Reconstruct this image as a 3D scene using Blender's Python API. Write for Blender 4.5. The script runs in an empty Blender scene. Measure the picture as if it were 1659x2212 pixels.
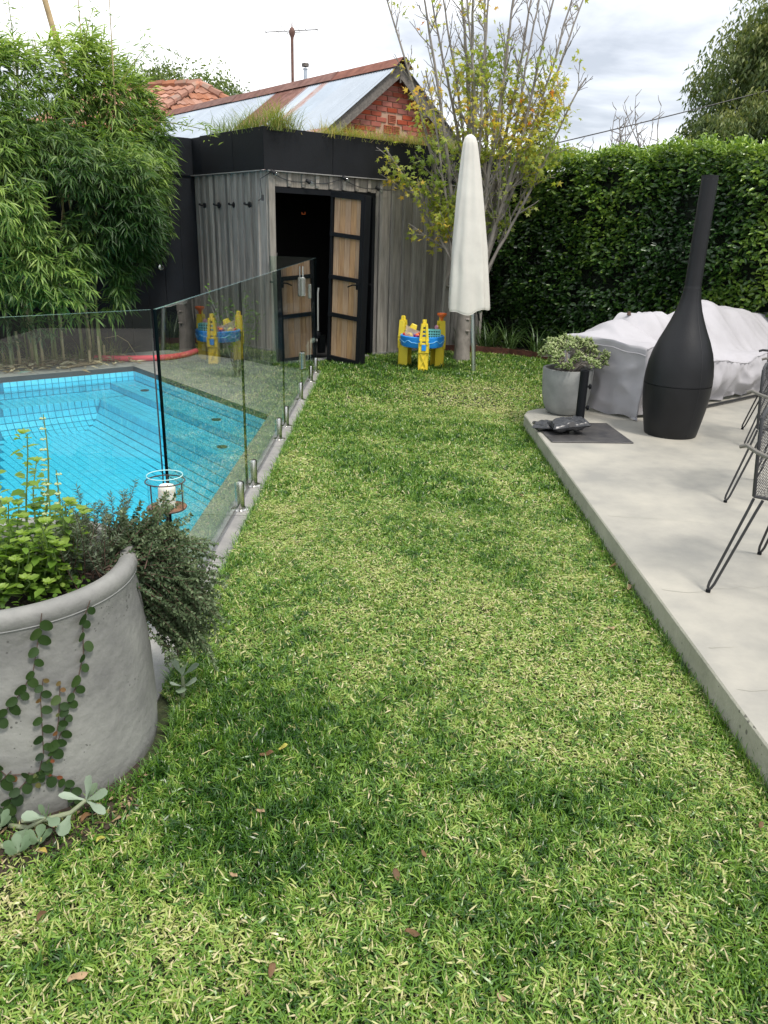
import bpy, math, random
import numpy as np
from mathutils import Vector, Matrix
random.seed(7); rng = np.random.default_rng(7)
S = bpy.context.scene
COL = S.collection
R = math.radians

# ------------------------------------------------------------------ camera, sky, sun, exposure
CAMH = 1.5
p_, r_ = R(20.0), R(1.6)
Fw = Vector((0, math.cos(p_), -math.sin(p_))); R0 = Vector((1, 0, 0)); U0 = R0.cross(Fw)
Rt = R0*math.cos(r_)+U0*math.sin(r_); Up = -R0*math.sin(r_)+U0*math.cos(r_)
cd = bpy.data.cameras.new('camera'); cam = bpy.data.objects.new('camera', cd); COL.objects.link(cam)
cam.matrix_world = Matrix(((Rt.x, Up.x, -Fw.x, 0), (Rt.y, Up.y, -Fw.y, 0), (Rt.z, Up.z, -Fw.z, CAMH), (0, 0, 0, 1)))
cd.sensor_fit = 'VERTICAL'; cd.sensor_height = 36; cd.sensor_width = 27; cd.lens = 1653/2212*36
cd.clip_start = 0.05; cd.clip_end = 600
S.camera = cam

SKYZ = 9.9
SUN_EL, SUN_AZ = 62, 140          # degrees; azimuth from +Y towards +X: behind the camera, to its right
W = bpy.data.worlds.new('World'); S.world = W; W.use_nodes = True
nt = W.node_tree; nt.nodes.clear()
def wn(t, **k):
    n = nt.nodes.new(t)
    for a, b in k.items(): setattr(n, a, b)
    return n
sky = wn('ShaderNodeTexSky', sky_type='NISHITA', sun_disc=False, sun_elevation=R(SUN_EL), sun_rotation=R(SUN_AZ))
bgs = wn('ShaderNodeBackground'); bgs.inputs['Strength'].default_value = 0.1
nt.links.new(sky.outputs[0], bgs.inputs[0])
tc = wn('ShaderNodeTexCoord'); sp = wn('ShaderNodeSeparateXYZ'); nt.links.new(tc.outputs['Generated'], sp.inputs[0])
ad = wn('ShaderNodeMath', operation='ADD'); ad.inputs[1].default_value = 0.22; 
mx0 = wn('ShaderNodeMath', operation='MAXIMUM'); mx0.inputs[1].default_value = 0.0
nt.links.new(sp.outputs[2], mx0.inputs[0]); nt.links.new(mx0.outputs[0], ad.inputs[0])
dx = wn('ShaderNodeMath', operation='DIVIDE'); dy = wn('ShaderNodeMath', operation='DIVIDE')
nt.links.new(sp.outputs[0], dx.inputs[0]); nt.links.new(ad.outputs[0], dx.inputs[1])
nt.links.new(sp.outputs[1], dy.inputs[0]); nt.links.new(ad.outputs[0], dy.inputs[1])
cb = wn('ShaderNodeCombineXYZ'); nt.links.new(dx.outputs[0], cb.inputs[0]); nt.links.new(dy.outputs[0], cb.inputs[1]); cb.inputs[2].default_value = SKYZ
no = wn('ShaderNodeTexNoise'); no.inputs['Scale'].default_value = 1.15; no.inputs['Detail'].default_value = 7; no.inputs['Roughness'].default_value = 0.55; no.inputs['Distortion'].default_value = 0.3
nt.links.new(cb.outputs[0], no.inputs['Vector'])
cr = wn('ShaderNodeValToRGB'); e = cr.color_ramp.elements
e[0].position = 0.37; e[0].color = (0.37, 0.395, 0.44, 1); e[1].position = 0.60; e[1].color = (1.0, 1.0, 1.0, 1)
e2 = cr.color_ramp.elements.new(0.48); e2.color = (0.60, 0.62, 0.66, 1)
nt.links.new(no.outputs[0], cr.inputs[0])
bgc = wn('ShaderNodeBackground'); bgc.inputs['Strength'].default_value = 0.80; nt.links.new(cr.outputs[0], bgc.inputs[0])
mix = wn('ShaderNodeMixShader'); mix.inputs[0].default_value = 0.9
nt.links.new(bgs.outputs[0], mix.inputs[1]); nt.links.new(bgc.outputs[0], mix.inputs[2])
out = wn('ShaderNodeOutputWorld'); nt.links.new(mix.outputs[0], out.inputs[0])

sl = bpy.data.lights.new('sun', 'SUN'); sl.energy = 1.5; sl.angle = R(10); sl.color = (1.0, 0.94, 0.86)
so = bpy.data.objects.new('sun', sl); COL.objects.link(so)
sd = Vector((math.cos(R(SUN_EL))*math.sin(R(SUN_AZ)), math.cos(R(SUN_EL))*math.cos(R(SUN_AZ)), math.sin(R(SUN_EL))))
so.rotation_euler = sd.to_track_quat('Z', 'Y').to_euler()
vs = S.view_settings; vs.view_transform = 'Standard'; vs.look = 'None'; vs.exposure = 1.20; vs.gamma = 1.0; vs.use_curve_mapping = False
S.cycles.max_bounces = 8; S.cycles.transparent_max_bounces = 16; S.cycles.glossy_bounces = 4; S.cycles.diffuse_bounces = 3

# ------------------------------------------------------------------ helpers
E1 = Vector((.768, .640, 0)).normalized(); E2 = Vector((-E1.y, E1.x, 0)); ZU = Vector((0, 0, 1)); AZ = math.atan2(E1.y, E1.x)
def V(*a): return Vector(a)
def wm(o):
    m = Matrix.Identity(4)
    while o is not None:
        m = o.matrix_basis @ m; o = o.parent
    return m
class B:
    """collects geometry in world coordinates; build() makes ONE mesh object, converted to its parent's frame"""
    def __init__(s): s.v = []; s.f = []; s.m = []; s.t = []
    def add(s, vs, fs, mi=0, tint=0.5):
        o = len(s.v); s.v += [tuple(x) for x in vs]; s.f += [tuple(i+o for i in f) for f in fs]; s.m += [mi]*len(fs); s.t += [tint]*len(vs)
    def box(s, c, size, ax=(V(1, 0, 0), V(0, 1, 0), V(0, 0, 1)), mi=0, taper=1.0, bev=0):
        c = Vector(c); x, y, z = [Vector(a)*h/2 for a, h in zip(ax, size)]
        if bev > 0:
            b = bev; hx, hy, hz = [Vector(a) for a in ax]; sx, sy, sz = [q/2 for q in size]
            L = []
            for (zz, ins) in ((-sz, b), (-sz+b, 0), (sz-b, 0), (sz, b)):
                for (a, d) in ((-1, -1), (1, -1), (1, 1), (-1, 1)):
                    for k in (0, 1):
                        ox = sx-ins-(b if (k == 0) == (a*d > 0) else 0)
                        oy = sy-ins-(b if (k == 1) == (a*d > 0) else 0)
                        tp = 1 if zz < 0 else taper
                        L.append(c+hx*a*max(ox, 0)*tp+hy*d*max(oy, 0)*tp+hz*zz)
            F = []
            for r in range(3):
                for i in range(8): F.append((r*8+i, r*8+(i+1) % 8, r*8+8+(i+1) % 8, r*8+8+i))
            F.append(tuple(range(7, -1, -1))); F.append(tuple(range(24, 32)))
            s.add(L, F, mi); return
        vs = [c-x-y-z, c+x-y-z, c+x+y-z, c-x+y-z, c-x*taper-y*taper+z, c+x*taper-y*taper+z, c+x*taper+y*taper+z, c-x*taper+y*taper+z]
        s.add(vs, [(3, 2, 1, 0), (4, 5, 6, 7), (0, 1, 5, 4), (1, 2, 6, 5), (2, 3, 7, 6), (3, 0, 4, 7)], mi)
    def tube(s, pts, r, n=8, cap=True, closed=False, mi=0, tint=0.5):
        pts = [Vector(p) for p in pts]; N = len(pts); rs = r if isinstance(r, (list, tuple)) else [r]*N
        vs = []; up = None
        for i, p in enumerate(pts):
            if closed: d = pts[(i+1) % N]-pts[i-1]
            else: d = pts[min(i+1, N-1)]-pts[max(i-1, 0)]
            if d.length < 1e-9: d = V(0, 0, 1)
            d.normalize()
            if up is None:
                up = V(0, 0, 1) if abs(d.z) < .9 else V(1, 0, 0)
            a = d.cross(up); 
            if a.length < 1e-6: a = d.orthogonal()
            a.normalize(); b = a.cross(d).normalized(); up = b
            for k in range(n):
                t = 2*math.pi*k/n; vs.append(p+(a*math.cos(t)+b*math.sin(t))*rs[i])
        fs = []
        for i in range(N if closed else N-1):
            j = (i+1) % N
            for k in range(n): fs.append((i*n+k, i*n+(k+1) % n, j*n+(k+1) % n, j*n+k))
        if cap and not closed: fs += [tuple(range(n-1, -1, -1)), tuple(range((N-1)*n, N*n))]
        s.add(vs, fs, mi, tint)
    def lathe(s, c, prof, n=32, ax=None, a0=0, a1=2*math.pi, mi=0, tint=.5):
        c = Vector(c); X, Y, Z = ax if ax else (V(1, 0, 0), V(0, 1, 0), V(0, 0, 1))
        full = abs(a1-a0-2*math.pi) < 1e-6; m = n if full else n+1; vs = []
        for r, z in prof:
            for k in range(m):
                t = a0+(a1-a0)*k/n; vs.append(c+X*(r*math.cos(t))+Y*(r*math.sin(t))+Z*z)
        fs = []
        for i in range(len(prof)-1):
            for k in range(n):
                k2 = (k+1) % m
                fs.append((i*m+k, i*m+k2, (i+1)*m+k2, (i+1)*m+k))
        s.add(vs, fs, mi, tint)
    def prism(s, poly, z0, z1, mi=0):
        n = len(poly); vs = [(x, y, z0) for x, y in poly]+[(x, y, z1) for x, y in poly]
        a = sum(poly[i][0]*poly[(i+1) % n][1]-poly[(i+1) % n][0]*poly[i][1] for i in range(n))
        if a < 0: poly = poly[::-1]; vs = [(x, y, z0) for x, y in poly]+[(x, y, z1) for x, y in poly]
        s.add(vs, [tuple(range(n-1, -1, -1)), tuple(range(n, 2*n))]+[(i, (i+1) % n, n+(i+1) % n, n+i) for i in range(n)], mi)
    def ball(s, c, r, n=12, sq=(1, 1, 1), mi=0, tint=.5):
        prof = [(max(r*math.sin(math.pi*i/(n//2+1)), 1e-4), -r*math.cos(math.pi*i/(n//2+1))) for i in range(n//2+2)]
        s.lathe(c, prof, n, (V(sq[0], 0, 0), V(0, sq[1], 0), V(0, 0, sq[2])), mi=mi, tint=tint)
    def build(s, name, mat, parent=None, smooth=False, local=False, mod=None):
        me = bpy.data.meshes.new(name); vs = s.v
        o = bpy.data.objects.new(name, me)
        if parent is not None:
            o.parent = parent
            if not local:
                inv = wm(parent).inverted(); vs = [tuple(inv @ Vector(v)) for v in s.v]
        me.from_pydata(vs, [], s.f); 
        for m in (mat if isinstance(mat, (list, tuple)) else [mat]): me.materials.append(m)
        me.polygons.foreach_set('material_index', s.m)
        if len(set(s.t)) > 1:
            a = me.attributes.new('tint', 'FLOAT', 'POINT'); a.data.foreach_set('value', s.t)
        if smooth: me.polygons.foreach_set('use_smooth', [True]*len(me.polygons))
        if smooth and smooth != 'all': me.set_sharp_from_angle(angle=R(38))
        me.update(); COL.objects.link(o); return o
def thing(name, label, cat, loc=(0, 0, 0), rz=0, group=None):
    o = bpy.data.objects.new(name, None); COL.objects.link(o); o.location = loc; o.rotation_euler = (0, 0, rz)
    o.empty_display_size = .1; tag(o, label, cat, group); return o
def tag(o, label=None, cat=None, group=None, kind=None):
    if label: o['label'] = label
    if cat: o['category'] = cat
    if group: o['group'] = group
    if kind: o['kind'] = kind
    return o
def link_mesh(name, me, parent, M):
    o = bpy.data.objects.new(name, me); o.parent = parent; o.matrix_basis = M; COL.objects.link(o); return o
def frame(o, x, y, z):
    m = Matrix((x, y, z)).transposed().to_4x4(); m.translation = o; return m

# leaf templates: (verts, tris)
T_LANCE = ([(0, 0, 0), (.38, .5, .05), (.38, -.5, .05), (.42, 0, -.02), (1, 0, -.14)], [(0, 3, 1), (0, 2, 3), (1, 3, 4), (3, 2, 4)])
T_OVAL = ([(0, 0, 0), (.3, .42, .07), (.3, -.42, .07), (.68, .4, .05), (.68, -.4, .05), (.5, 0, -.03), (1, 0, -.1)], [(0, 5, 1), (0, 2, 5), (1, 5, 3), (2, 4, 5), (3, 5, 6), (5, 4, 6)])
T_ROUND = ([(.45, 0, -.03)]+[(.5-.5*math.cos(R(a_))*(1 if a_ < 90 or a_ > 270 else 1.05), .46*math.sin(R(a_))*(1.12-.22*(.5-.5*math.cos(R(a_)))), .05*abs(math.sin(R(a_)))-.08*(.5-.5*math.cos(R(a_)))**2) for a_ in range(0, 360, 30)], [(0, i, i % 12+1) for i in range(1, 13)])
T_BLADE = ([(0, .5, 0), (0, -.5, 0), (.55, .42, .1), (.55, -.42, .1), (1, 0, .02)], [(0, 1, 3), (0, 3, 2), (2, 3, 4)])
mp = []
for k, (a, r) in enumerate([(-150, .28), (-118, .62), (-92, .3), (-60, .85), (-30, .38), (0, 1.0), (30, .38), (60, .85), (92, .3), (118, .62), (150, .28)]):
    mp.append((.35+.62*r*math.cos(R(a)), .62*r*math.sin(R(a)), -.10*r))
T_MAPLE = ([(.35, 0, 0.03)]+mp, [(0, i, i+1) for i in range(1, 11)]+[(0, 11, 1)])
T_THICK = ([(0, 0, 0), (.5, .42, .10), (.5, -.42, .10), (1, 0, .12), (.5, 0, -.16)], [(0, 2, 1), (1, 2, 3), (0, 1, 4), (0, 4, 2), (3, 4, 1), (3, 2, 4)])
def leaves(name, P, D, N, L, Wd, tmpl, mat, parent, tint=None, smooth=False):
    P = np.asarray(P, float); D = np.asarray(D, float); N = np.asarray(N, float); n = len(P)
    L = np.broadcast_to(np.asarray(L, float), (n,)); Wd = np.broadcast_to(np.asarray(Wd, float), (n,))
    D = D/np.linalg.norm(D, axis=1, keepdims=True); Y = np.cross(N, D); Y /= (np.linalg.norm(Y, axis=1, keepdims=True)+1e-9); N = np.cross(D, Y)
    tv = np.array(tmpl[0]); tf = np.array(tmpl[1]); k = len(tv)
    v = P[:, None, :]+D[:, None, :]*(tv[None, :, 0, None]*L[:, None, None])+Y[:, None, :]*(tv[None, :, 1, None]*Wd[:, None, None])+N[:, None, :]*(tv[None, :, 2, None]*L[:, None, None])
    v = v.reshape(-1, 3)
    if parent is not None:
        inv = np.array(wm(parent).inverted()); v = v@inv[:3, :3].T+inv[:3, 3]
    f = (tf[None]+(np.arange(n)*k)[:, None, None]).reshape(-1)
    me = bpy.data.meshes.new(name); nv = n*k; nf = n*len(tf)
    me.vertices.add(nv); me.vertices.foreach_set('co', v.reshape(-1))
    me.loops.add(nf*3); me.loops.foreach_set('vertex_index', f.astype(np.int32))
    me.polygons.add(nf); me.polygons.foreach_set('loop_start', np.arange(0, nf*3, 3, dtype=np.int32)); me.polygons.foreach_set('loop_total', np.full(nf, 3, np.int32))
    me.update(calc_edges=True)
    if tint is None: tint = rng.random(n)
    a = me.attributes.new('tint', 'FLOAT', 'POINT'); a.data.foreach_set('value', np.repeat(np.clip(tint, 0, 1), k))
    if smooth: me.polygons.foreach_set('use_smooth', [True]*nf)
    me.materials.append(mat); me.validate()
    o = bpy.data.objects.new(name, me); o.parent = parent; COL.objects.link(o); return o
def rdir(n, zlo=-1, zhi=1):
    z = rng.uniform(zlo, zhi, n); a = rng.uniform(0, 2*np.pi, n); q = np.sqrt(1-z*z); return np.stack([q*np.cos(a), q*np.sin(a), z], 1)
_fr = np.random.default_rng(3)
def field(x, y, scale, seed=0):
    g = np.random.default_rng(seed+11); s = 0
    for i in range(14):
        a = g.uniform(0, 2*np.pi); k = scale*g.uniform(.5, 2.0); ph = g.uniform(0, 6.28); s = s+np.sin(k*(x*np.cos(a)+y*np.sin(a))+ph)
    return s/math.sqrt(7)     # about unit variance

# ------------------------------------------------------------------ materials
def mat(name, col=(.5, .5, .5), rough=.6, metal=0, spec=.5, bump=0, bscale=60, var=0, vscale=4, vcol=None, stretch=(1, 1, 1), coord='Object', detail=6, coat=0, objvar=0, pits=0, sheen=0):
    m = bpy.data.materials.new(name); m.use_nodes = True; t = m.node_tree; N = t.nodes; Lk = t.links; b = N['Principled BSDF']
    b.inputs['Roughness'].default_value = rough; b.inputs['Metallic'].default_value = metal; b.inputs['Specular IOR Level'].default_value = spec
    b.inputs['Base Color'].default_value = (*col, 1); b.inputs['Coat Weight'].default_value = coat
    tcn = N.new('ShaderNodeTexCoord'); mp_ = N.new('ShaderNodeMapping'); mp_.inputs['Scale'].default_value = stretch
    if coord == 'World':
        g = N.new('ShaderNodeNewGeometry'); Lk.new(g.outputs['Position'], mp_.inputs['Vector'])
    else: Lk.new(tcn.outputs[coord], mp_.inputs['Vector'])
    last = None
    if var or vcol:
        n1 = N.new('ShaderNodeTexNoise'); n1.inputs['Scale'].default_value = vscale; n1.inputs['Detail'].default_value = detail; n1.inputs['Roughness'].default_value = .62
        Lk.new(mp_.outputs[0], n1.inputs['Vector']); r = N.new('ShaderNodeValToRGB'); Lk.new(n1.outputs[0], r.inputs[0])
        v = vcol or tuple(c*(1-var) for c in col); hi = col if vcol else tuple(min(1, c*(1+var)) for c in col)
        r.color_ramp.elements[0].position = .33; r.color_ramp.elements[0].color = (*v, 1); r.color_ramp.elements[1].position = .67; r.color_ramp.elements[1].color = (*hi, 1)
        last = r.outputs[0]
    if objvar:
        oi = N.new('ShaderNodeObjectInfo'); hs = N.new('ShaderNodeHueSaturation'); mr = N.new('ShaderNodeMapRange')
        mr.inputs['To Min'].default_value = 1-objvar; mr.inputs['To Max'].default_value = 1+objvar
        Lk.new(oi.outputs['Random'], mr.inputs['Value']); Lk.new(mr.outputs[0], hs.inputs['Value'])
        mr2 = N.new('ShaderNodeMapRange'); mr2.inputs['To Min'].default_value = .84; mr2.inputs['To Max'].default_value = 1.14
        ml = N.new('ShaderNodeMath'); ml.operation = 'MULTIPLY'; ml.inputs[1].default_value = 7.31; fr = N.new('ShaderNodeMath'); fr.operation = 'FRACT'
        Lk.new(oi.outputs['Random'], ml.inputs[0]); Lk.new(ml.outputs[0], fr.inputs[0]); Lk.new(fr.outputs[0], mr2.inputs['Value']); Lk.new(mr2.outputs[0], hs.inputs['Saturation'])
        if last: Lk.new(last, hs.inputs['Color'])
        else: hs.inputs['Color'].default_value = (*col, 1)
        last = hs.outputs[0]
    if pits:
        vo = N.new('ShaderNodeTexVoronoi'); vo.inputs['Scale'].default_value = pits; Lk.new(mp_.outputs[0], vo.inputs['Vector'])
        vn = N.new('ShaderNodeTexNoise'); vn.inputs['Scale'].default_value = pits*.12; Lk.new(mp_.outputs[0], vn.inputs['Vector'])
        md = N.new('ShaderNodeMath'); md.operation = 'MULTIPLY_ADD'; md.inputs[1].default_value = -1.6; md.inputs[2].default_value = .78
        Lk.new(vn.outputs[0], md.inputs[0]); lt = N.new('ShaderNodeMath'); lt.operation = 'LESS_THAN'; Lk.new(vo.outputs['Distance'], lt.inputs[0]); Lk.new(md.outputs[0], lt.inputs[1])
        mxx = N.new('ShaderNodeMix'); mxx.data_type = 'RGBA'; Lk.new(lt.outputs[0], mxx.inputs['Factor'])
        if last: Lk.new(last, mxx.inputs[6])
        else: mxx.inputs[6].default_value = (*col, 1)
        mxx.inputs[7].default_value = (*[c*.35 for c in col], 1); last = mxx.outputs[2]
    if last: Lk.new(last, b.inputs['Base Color'])
    if bump:
        n2 = N.new('ShaderNodeTexNoise'); n2.inputs['Scale'].default_value = bscale; n2.inputs['Detail'].default_value = 8
        Lk.new(mp_.outputs[0], n2.inputs['Vector']); bp = N.new('ShaderNodeBump'); bp.inputs['Strength'].default_value = bump; bp.inputs['Distance'].default_value = .01
        Lk.new(n2.outputs[0], bp.inputs['Height']); Lk.new(bp.outputs[0], b.inputs['Normal'])
    return m
def leafmat(name, cols, rough=.45, trans=.28, spec=.4):
    m = bpy.data.materials.new(name); m.use_nodes = True; t = m.node_tree; N = t.nodes; Lk = t.links; b = N['Principled BSDF']
    at = N.new('ShaderNodeAttribute'); at.attribute_name = 'tint'; r = N.new('ShaderNodeValToRGB'); Lk.new(at.outputs['Fac'], r.inputs[0])
    el = r.color_ramp.elements
    for i, (p, c) in enumerate(cols):
        if i < 2: q = el[i]
        else: q = el.new(p)
        q.position = p; q.color = (*c, 1)
    Lk.new(r.outputs[0], b.inputs['Base Color']); b.inputs['Roughness'].default_value = rough; b.inputs['Specular IOR Level'].default_value = spec
    tr = N.new('ShaderNodeBsdfTranslucent'); g = N.new('ShaderNodeMix'); g.data_type = 'RGBA'; g.blend_type = 'MULTIPLY'; g.inputs['Factor'].default_value = 1
    Lk.new(r.outputs[0], g.inputs[6]); g.inputs[7].default_value = (1.6, 1.7, .7, 1); Lk.new(g.outputs[2], tr.inputs[0])
    mx = N.new('ShaderNodeMixShader'); mx.inputs[0].default_value = trans; Lk.new(b.outputs[0], mx.inputs[1]); Lk.new(tr.outputs[0], mx.inputs[2]); Lk.new(mx.outputs[0], N['Material Output'].inputs[0])
    return m
def fresnel_film(name, ior, tint, bump=0, twosided=True):
    """thin clear sheet: transparent with a fresnel mirror on the side that faces the ray"""
    m = bpy.data.materials.new(name); m.use_nodes = True; t = m.node_tree; N = t.nodes; Lk = t.links; N.remove(N['Principled BSDF'])
    fz = N.new('ShaderNodeFresnel'); fz.inputs[0].default_value = ior; ge = N.new('ShaderNodeNewGeometry')
    iv = N.new('ShaderNodeMath'); iv.operation = 'SUBTRACT'; iv.inputs[0].default_value = 1; Lk.new(ge.outputs['Backfacing'], iv.inputs[1])
    mu = N.new('ShaderNodeMath'); mu.operation = 'MULTIPLY'; Lk.new(fz.outputs[0], mu.inputs[0]); Lk.new(iv.outputs[0], mu.inputs[1]); fac = mu.outputs[0]
    if twosided:   # both faces of the sheet mirror: 2R/(1+R)
        a = N.new('ShaderNodeMath'); a.operation = 'MULTIPLY'; a.inputs[1].default_value = 2; Lk.new(fac, a.inputs[0])
        b2 = N.new('ShaderNodeMath'); b2.operation = 'ADD'; b2.inputs[1].default_value = 1; Lk.new(fac, b2.inputs[0])
        c = N.new('ShaderNodeMath'); c.operation = 'DIVIDE'; Lk.new(a.outputs[0], c.inputs[0]); Lk.new(b2.outputs[0], c.inputs[1]); fac = c.outputs[0]
    tr = N.new('ShaderNodeBsdfTransparent'); tr.inputs[0].default_value = (*tint, 1); gl = N.new('ShaderNodeBsdfGlossy'); gl.inputs['Roughness'].default_value = 0.0
    if bump:
        n2 = N.new('ShaderNodeTexNoise'); n2.inputs['Scale'].default_value = 3.5; n2.inputs['Detail'].default_value = 3; g2 = N.new('ShaderNodeNewGeometry'); Lk.new(g2.outputs['Position'], n2.inputs['Vector'])
        bp = N.new('ShaderNodeBump'); bp.inputs['Strength'].default_value = bump; bp.inputs['Distance'].default_value = .02; Lk.new(n2.outputs[0], bp.inputs['Height']); Lk.new(bp.outputs[0], gl.inputs['Normal']); Lk.new(bp.outputs[0], fz.inputs['Normal'])
    mx = N.new('ShaderNodeMixShader'); Lk.new(fac, mx.inputs[0]); Lk.new(tr.outputs[0], mx.inputs[1]); Lk.new(gl.outputs[0], mx.inputs[2]); Lk.new(mx.outputs[0], N['Material Output'].inputs[0])
    return m

M = {}
M['yard'] = mat('yard', (.03, .036, .02), .95, var=.3, vscale=.5, coord='World')
M['soil'] = mat('soil', (.045, .032, .022), .95, bump=.8, bscale=80, var=.4, vscale=20, coord='World')
M['thatch'] = mat('thatch', (.05, .06, .022), .95, bump=.9, bscale=120, vcol=(.016, .026, .007), vscale=30, coord='World')  # thatch under the blades, coloured darker to stand for shade in the gaps
M['patio'] = mat('patio', (.40, .38, .325), .6, bump=.12, bscale=25, vcol=(.255, .25, .225), vscale=2.6, coord='World', detail=12, pits=0)
M['slab_edge'] = mat('slab_edge', (.36, .35, .29), .8, bump=.4, bscale=60, vcol=(.25, .25, .20), vscale=5, coord='World', detail=9, pits=38, stretch=(1, 1, .8))
M['paver'] = mat('paver', (.31, .30, .285), .75, bump=.25, bscale=150, vcol=(.21, .205, .20), vscale=6, coord='World', objvar=.07)
M['paver_dark'] = mat('paver_dark', (.045, .047, .052), .5, bump=.1, bscale=90, var=.25, coord='World')
M['grout'] = mat('grout', (.02, .24, .38), .6)
M['tile'] = mat('tile', (.135, .64, .84), .25, var=.07, vscale=14, coord='World', detail=2)
M['water'] = fresnel_film('water', 1.33, (.70, .95, .99), bump=.12, twosided=False)
M['glass'] = fresnel_film('glass', 1.5, (.90, .965, .945))
M['clear_glass'] = fresnel_film('clear_glass', 1.5, (.93, .97, .97))
M['glass_edge'] = mat('glass_edge', (.001, .006, .008), .15, spec=.25)
M['glass_top'] = mat('glass_top', (.50, .80, .80), .12, spec=1.0, coat=1)  # pale colour stands in for sky reflected along upper glass edges
M['steel'] = mat('steel', (.62, .61, .58), .22, metal=1, bump=.02, bscale=200)
M['alu'] = mat('alu', (.72, .74, .76), .35, metal=1)
M['wood'] = mat('weathered_wood', (.29, .27, .24), .88, bump=.5, bscale=26, vcol=(.16, .147, .132), vscale=4.0, stretch=(7, 7, .7), objvar=.38, coord='World', detail=9)
M['wood_pale'] = mat('pale_wood', (.31, .285, .245), .85, bump=.3, bscale=26, vcol=(.19, .17, .145), vscale=5, stretch=(8, 8, .8), coord='World', objvar=.1)
M['batten_wood'] = mat('batten_wood', (.35, .33, .295), .85, bump=.5, bscale=26, vcol=(.21, .198, .18), vscale=4, stretch=(7, 7, .7), coord='World', objvar=.30, detail=9)
M['door_wood'] = mat('door_wood', (.50, .325, .185), .7, bump=.25, bscale=30, vcol=(.32, .19, .105), vscale=6, stretch=(10, 10, .7), coord='World', objvar=.05, detail=8)
M['black'] = mat('black_paint', (.005, .006, .008), .6, spec=.2, bump=.05, bscale=60, var=.25, vscale=3)
M['fascia'] = mat('fascia_black', (.0055, .0065, .009), .72, spec=.3, bump=.15, bscale=40, var=.3, vscale=2, coord='World', objvar=.08)
M['blackwall'] = mat('wall_black', (.0055, .0075, .011), .72, spec=.3, bump=.12, bscale=40, var=.3, vscale=3, coord='World', objvar=.08)
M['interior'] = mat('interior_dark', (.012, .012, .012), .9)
M['iron'] = mat('cast_iron', (.0085, .009, .0105), .48, spec=.35, bump=.10, bscale=90, var=.25, vscale=5)
M['steelplate'] = mat('steel_plate', (.05, .05, .055), .38, metal=.3, bump=.15, bscale=30, vcol=(.11, .105, .10), vscale=9)
M['concrete_dark'] = mat('planter_concrete', (.29, .29, .27), .75, bump=.45, bscale=30, vcol=(.15, .15, .145), vscale=3.2, detail=12, pits=70)
M['concrete_pot'] = mat('pot_concrete', (.27, .275, .265), .75, bump=.15, bscale=60, vcol=(.18, .185, .18), vscale=6, detail=8)
M['corten'] = mat('rusty_steel', (.10, .035, .022), .8, var=.4, vscale=12, bump=.3, coord='World')
M['cover'] = mat('cover_cloth', (.405, .395, .415), .7, bump=.9, bscale=5.5, var=.06, vscale=3)
M['canvas'] = mat('canvas', (.68, .66, .60), .8, bump=.05, bscale=200, vcol=(.57, .55, .50), vscale=3, detail=8)
M['bag'] = mat('bag_vinyl', (.03, .032, .036), .32, bump=.3, bscale=18)
M['yellow'] = mat('yellow_plastic', (.80, .62, .045), .45)
M['blue'] = mat('blue_plastic', (.02, .27, .78), .35)
M['paleblue'] = mat('pale_blue', (.25, .62, .85), .5)
M['aqua'] = mat('aqua_plastic', (.20, .66, .62), .45)
M['aqua_dark'] = mat('aqua_shade', (.03, .16, .15), .6)
M['orange'] = mat('orange_plastic', (.85, .17, .035), .4)
M['red'] = mat('red_plastic', (.62, .02, .03), .4)
M['purple'] = mat('purple_plastic', (.25, .04, .22), .4)
M['pink'] = mat('pink_plastic', (.75, .35, .45), .5)
M['noodle'] = mat('foam_noodle', (.66, .085, .11), .85, bump=.2, bscale=200)
M['noodle_blue'] = mat('foam_blue', (.02, .07, .45), .85)
M['white_pipe'] = mat('white_pipe', (.55, .54, .5), .5)
M['candle'] = mat('candle_wax', (.80, .77, .70), .5); M['candle'].node_tree.nodes['Principled BSDF'].inputs['Subsurface Weight'].default_value = .3
M['lantern_iron'] = mat('lantern_iron', (.06, .035, .028), .6, var=.4, vscale=30)
M['rust_plate'] = mat('rust_plate', (.20, .09, .05), .8, var=.4, vscale=30)
M['wire'] = mat('black_wire', (.02, .02, .022), .5)
M['chair'] = mat('chair_metal', (.028, .028, .03), .4)
M['chair_wear'] = mat('chair_worn', (.16, .15, .13), .5)
M['brick'] = mat('brick_red', (.33, .085, .052), .9, bump=.4, bscale=40, var=.08, vscale=6, objvar=.13, coord='World')
M['mortar'] = mat('mortar', (.42, .27, .19), .95, bump=.3, bscale=60)
M['vent_dark'] = mat('vent_dark', (.03, .015, .012), .9)
M['terracotta_vent'] = mat('terracotta_vent', (.40, .12, .06), .85, objvar=.1)
M['zinc'] = mat('zinc', (.50, .56, .62), .42, metal=.55, vcol=(.40, .45, .50), vscale=1.2, stretch=(1, 1, .4), objvar=.10, bump=.05, bscale=8, coord='World')
M['rusty'] = mat('rusty_iron', (.25, .115, .085), .85, vcol=(.13, .05, .035), vscale=6, objvar=.12, bump=.2, coord='World', detail=9)
M['rusty_patch'] = mat('rust_speckled_iron', (.42, .40, .40), .6, vcol=(.28, .09, .05), vscale=3.4, coord='World', detail=9, stretch=(1.6, 1.6, .6))
M['grey_timber'] = mat('grey_timber', (.15, .135, .12), .9, var=.35, vscale=5, stretch=(6, 6, 6), bump=.3)
M['terra'] = mat('terracotta', (.42, .20, .125), .85, vcol=(.30, .14, .09), vscale=3, coord='World', objvar=.16, bump=.3, bscale=20)
M['terra_old'] = mat('terracotta_lichen', (.30, .22, .17), .9, vcol=(.42, .17, .1), vscale=6, coord='World', objvar=.15)
M['rustpole'] = mat('rusty_pole', (.16, .085, .065), .8, var=.3, vscale=10)
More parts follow.
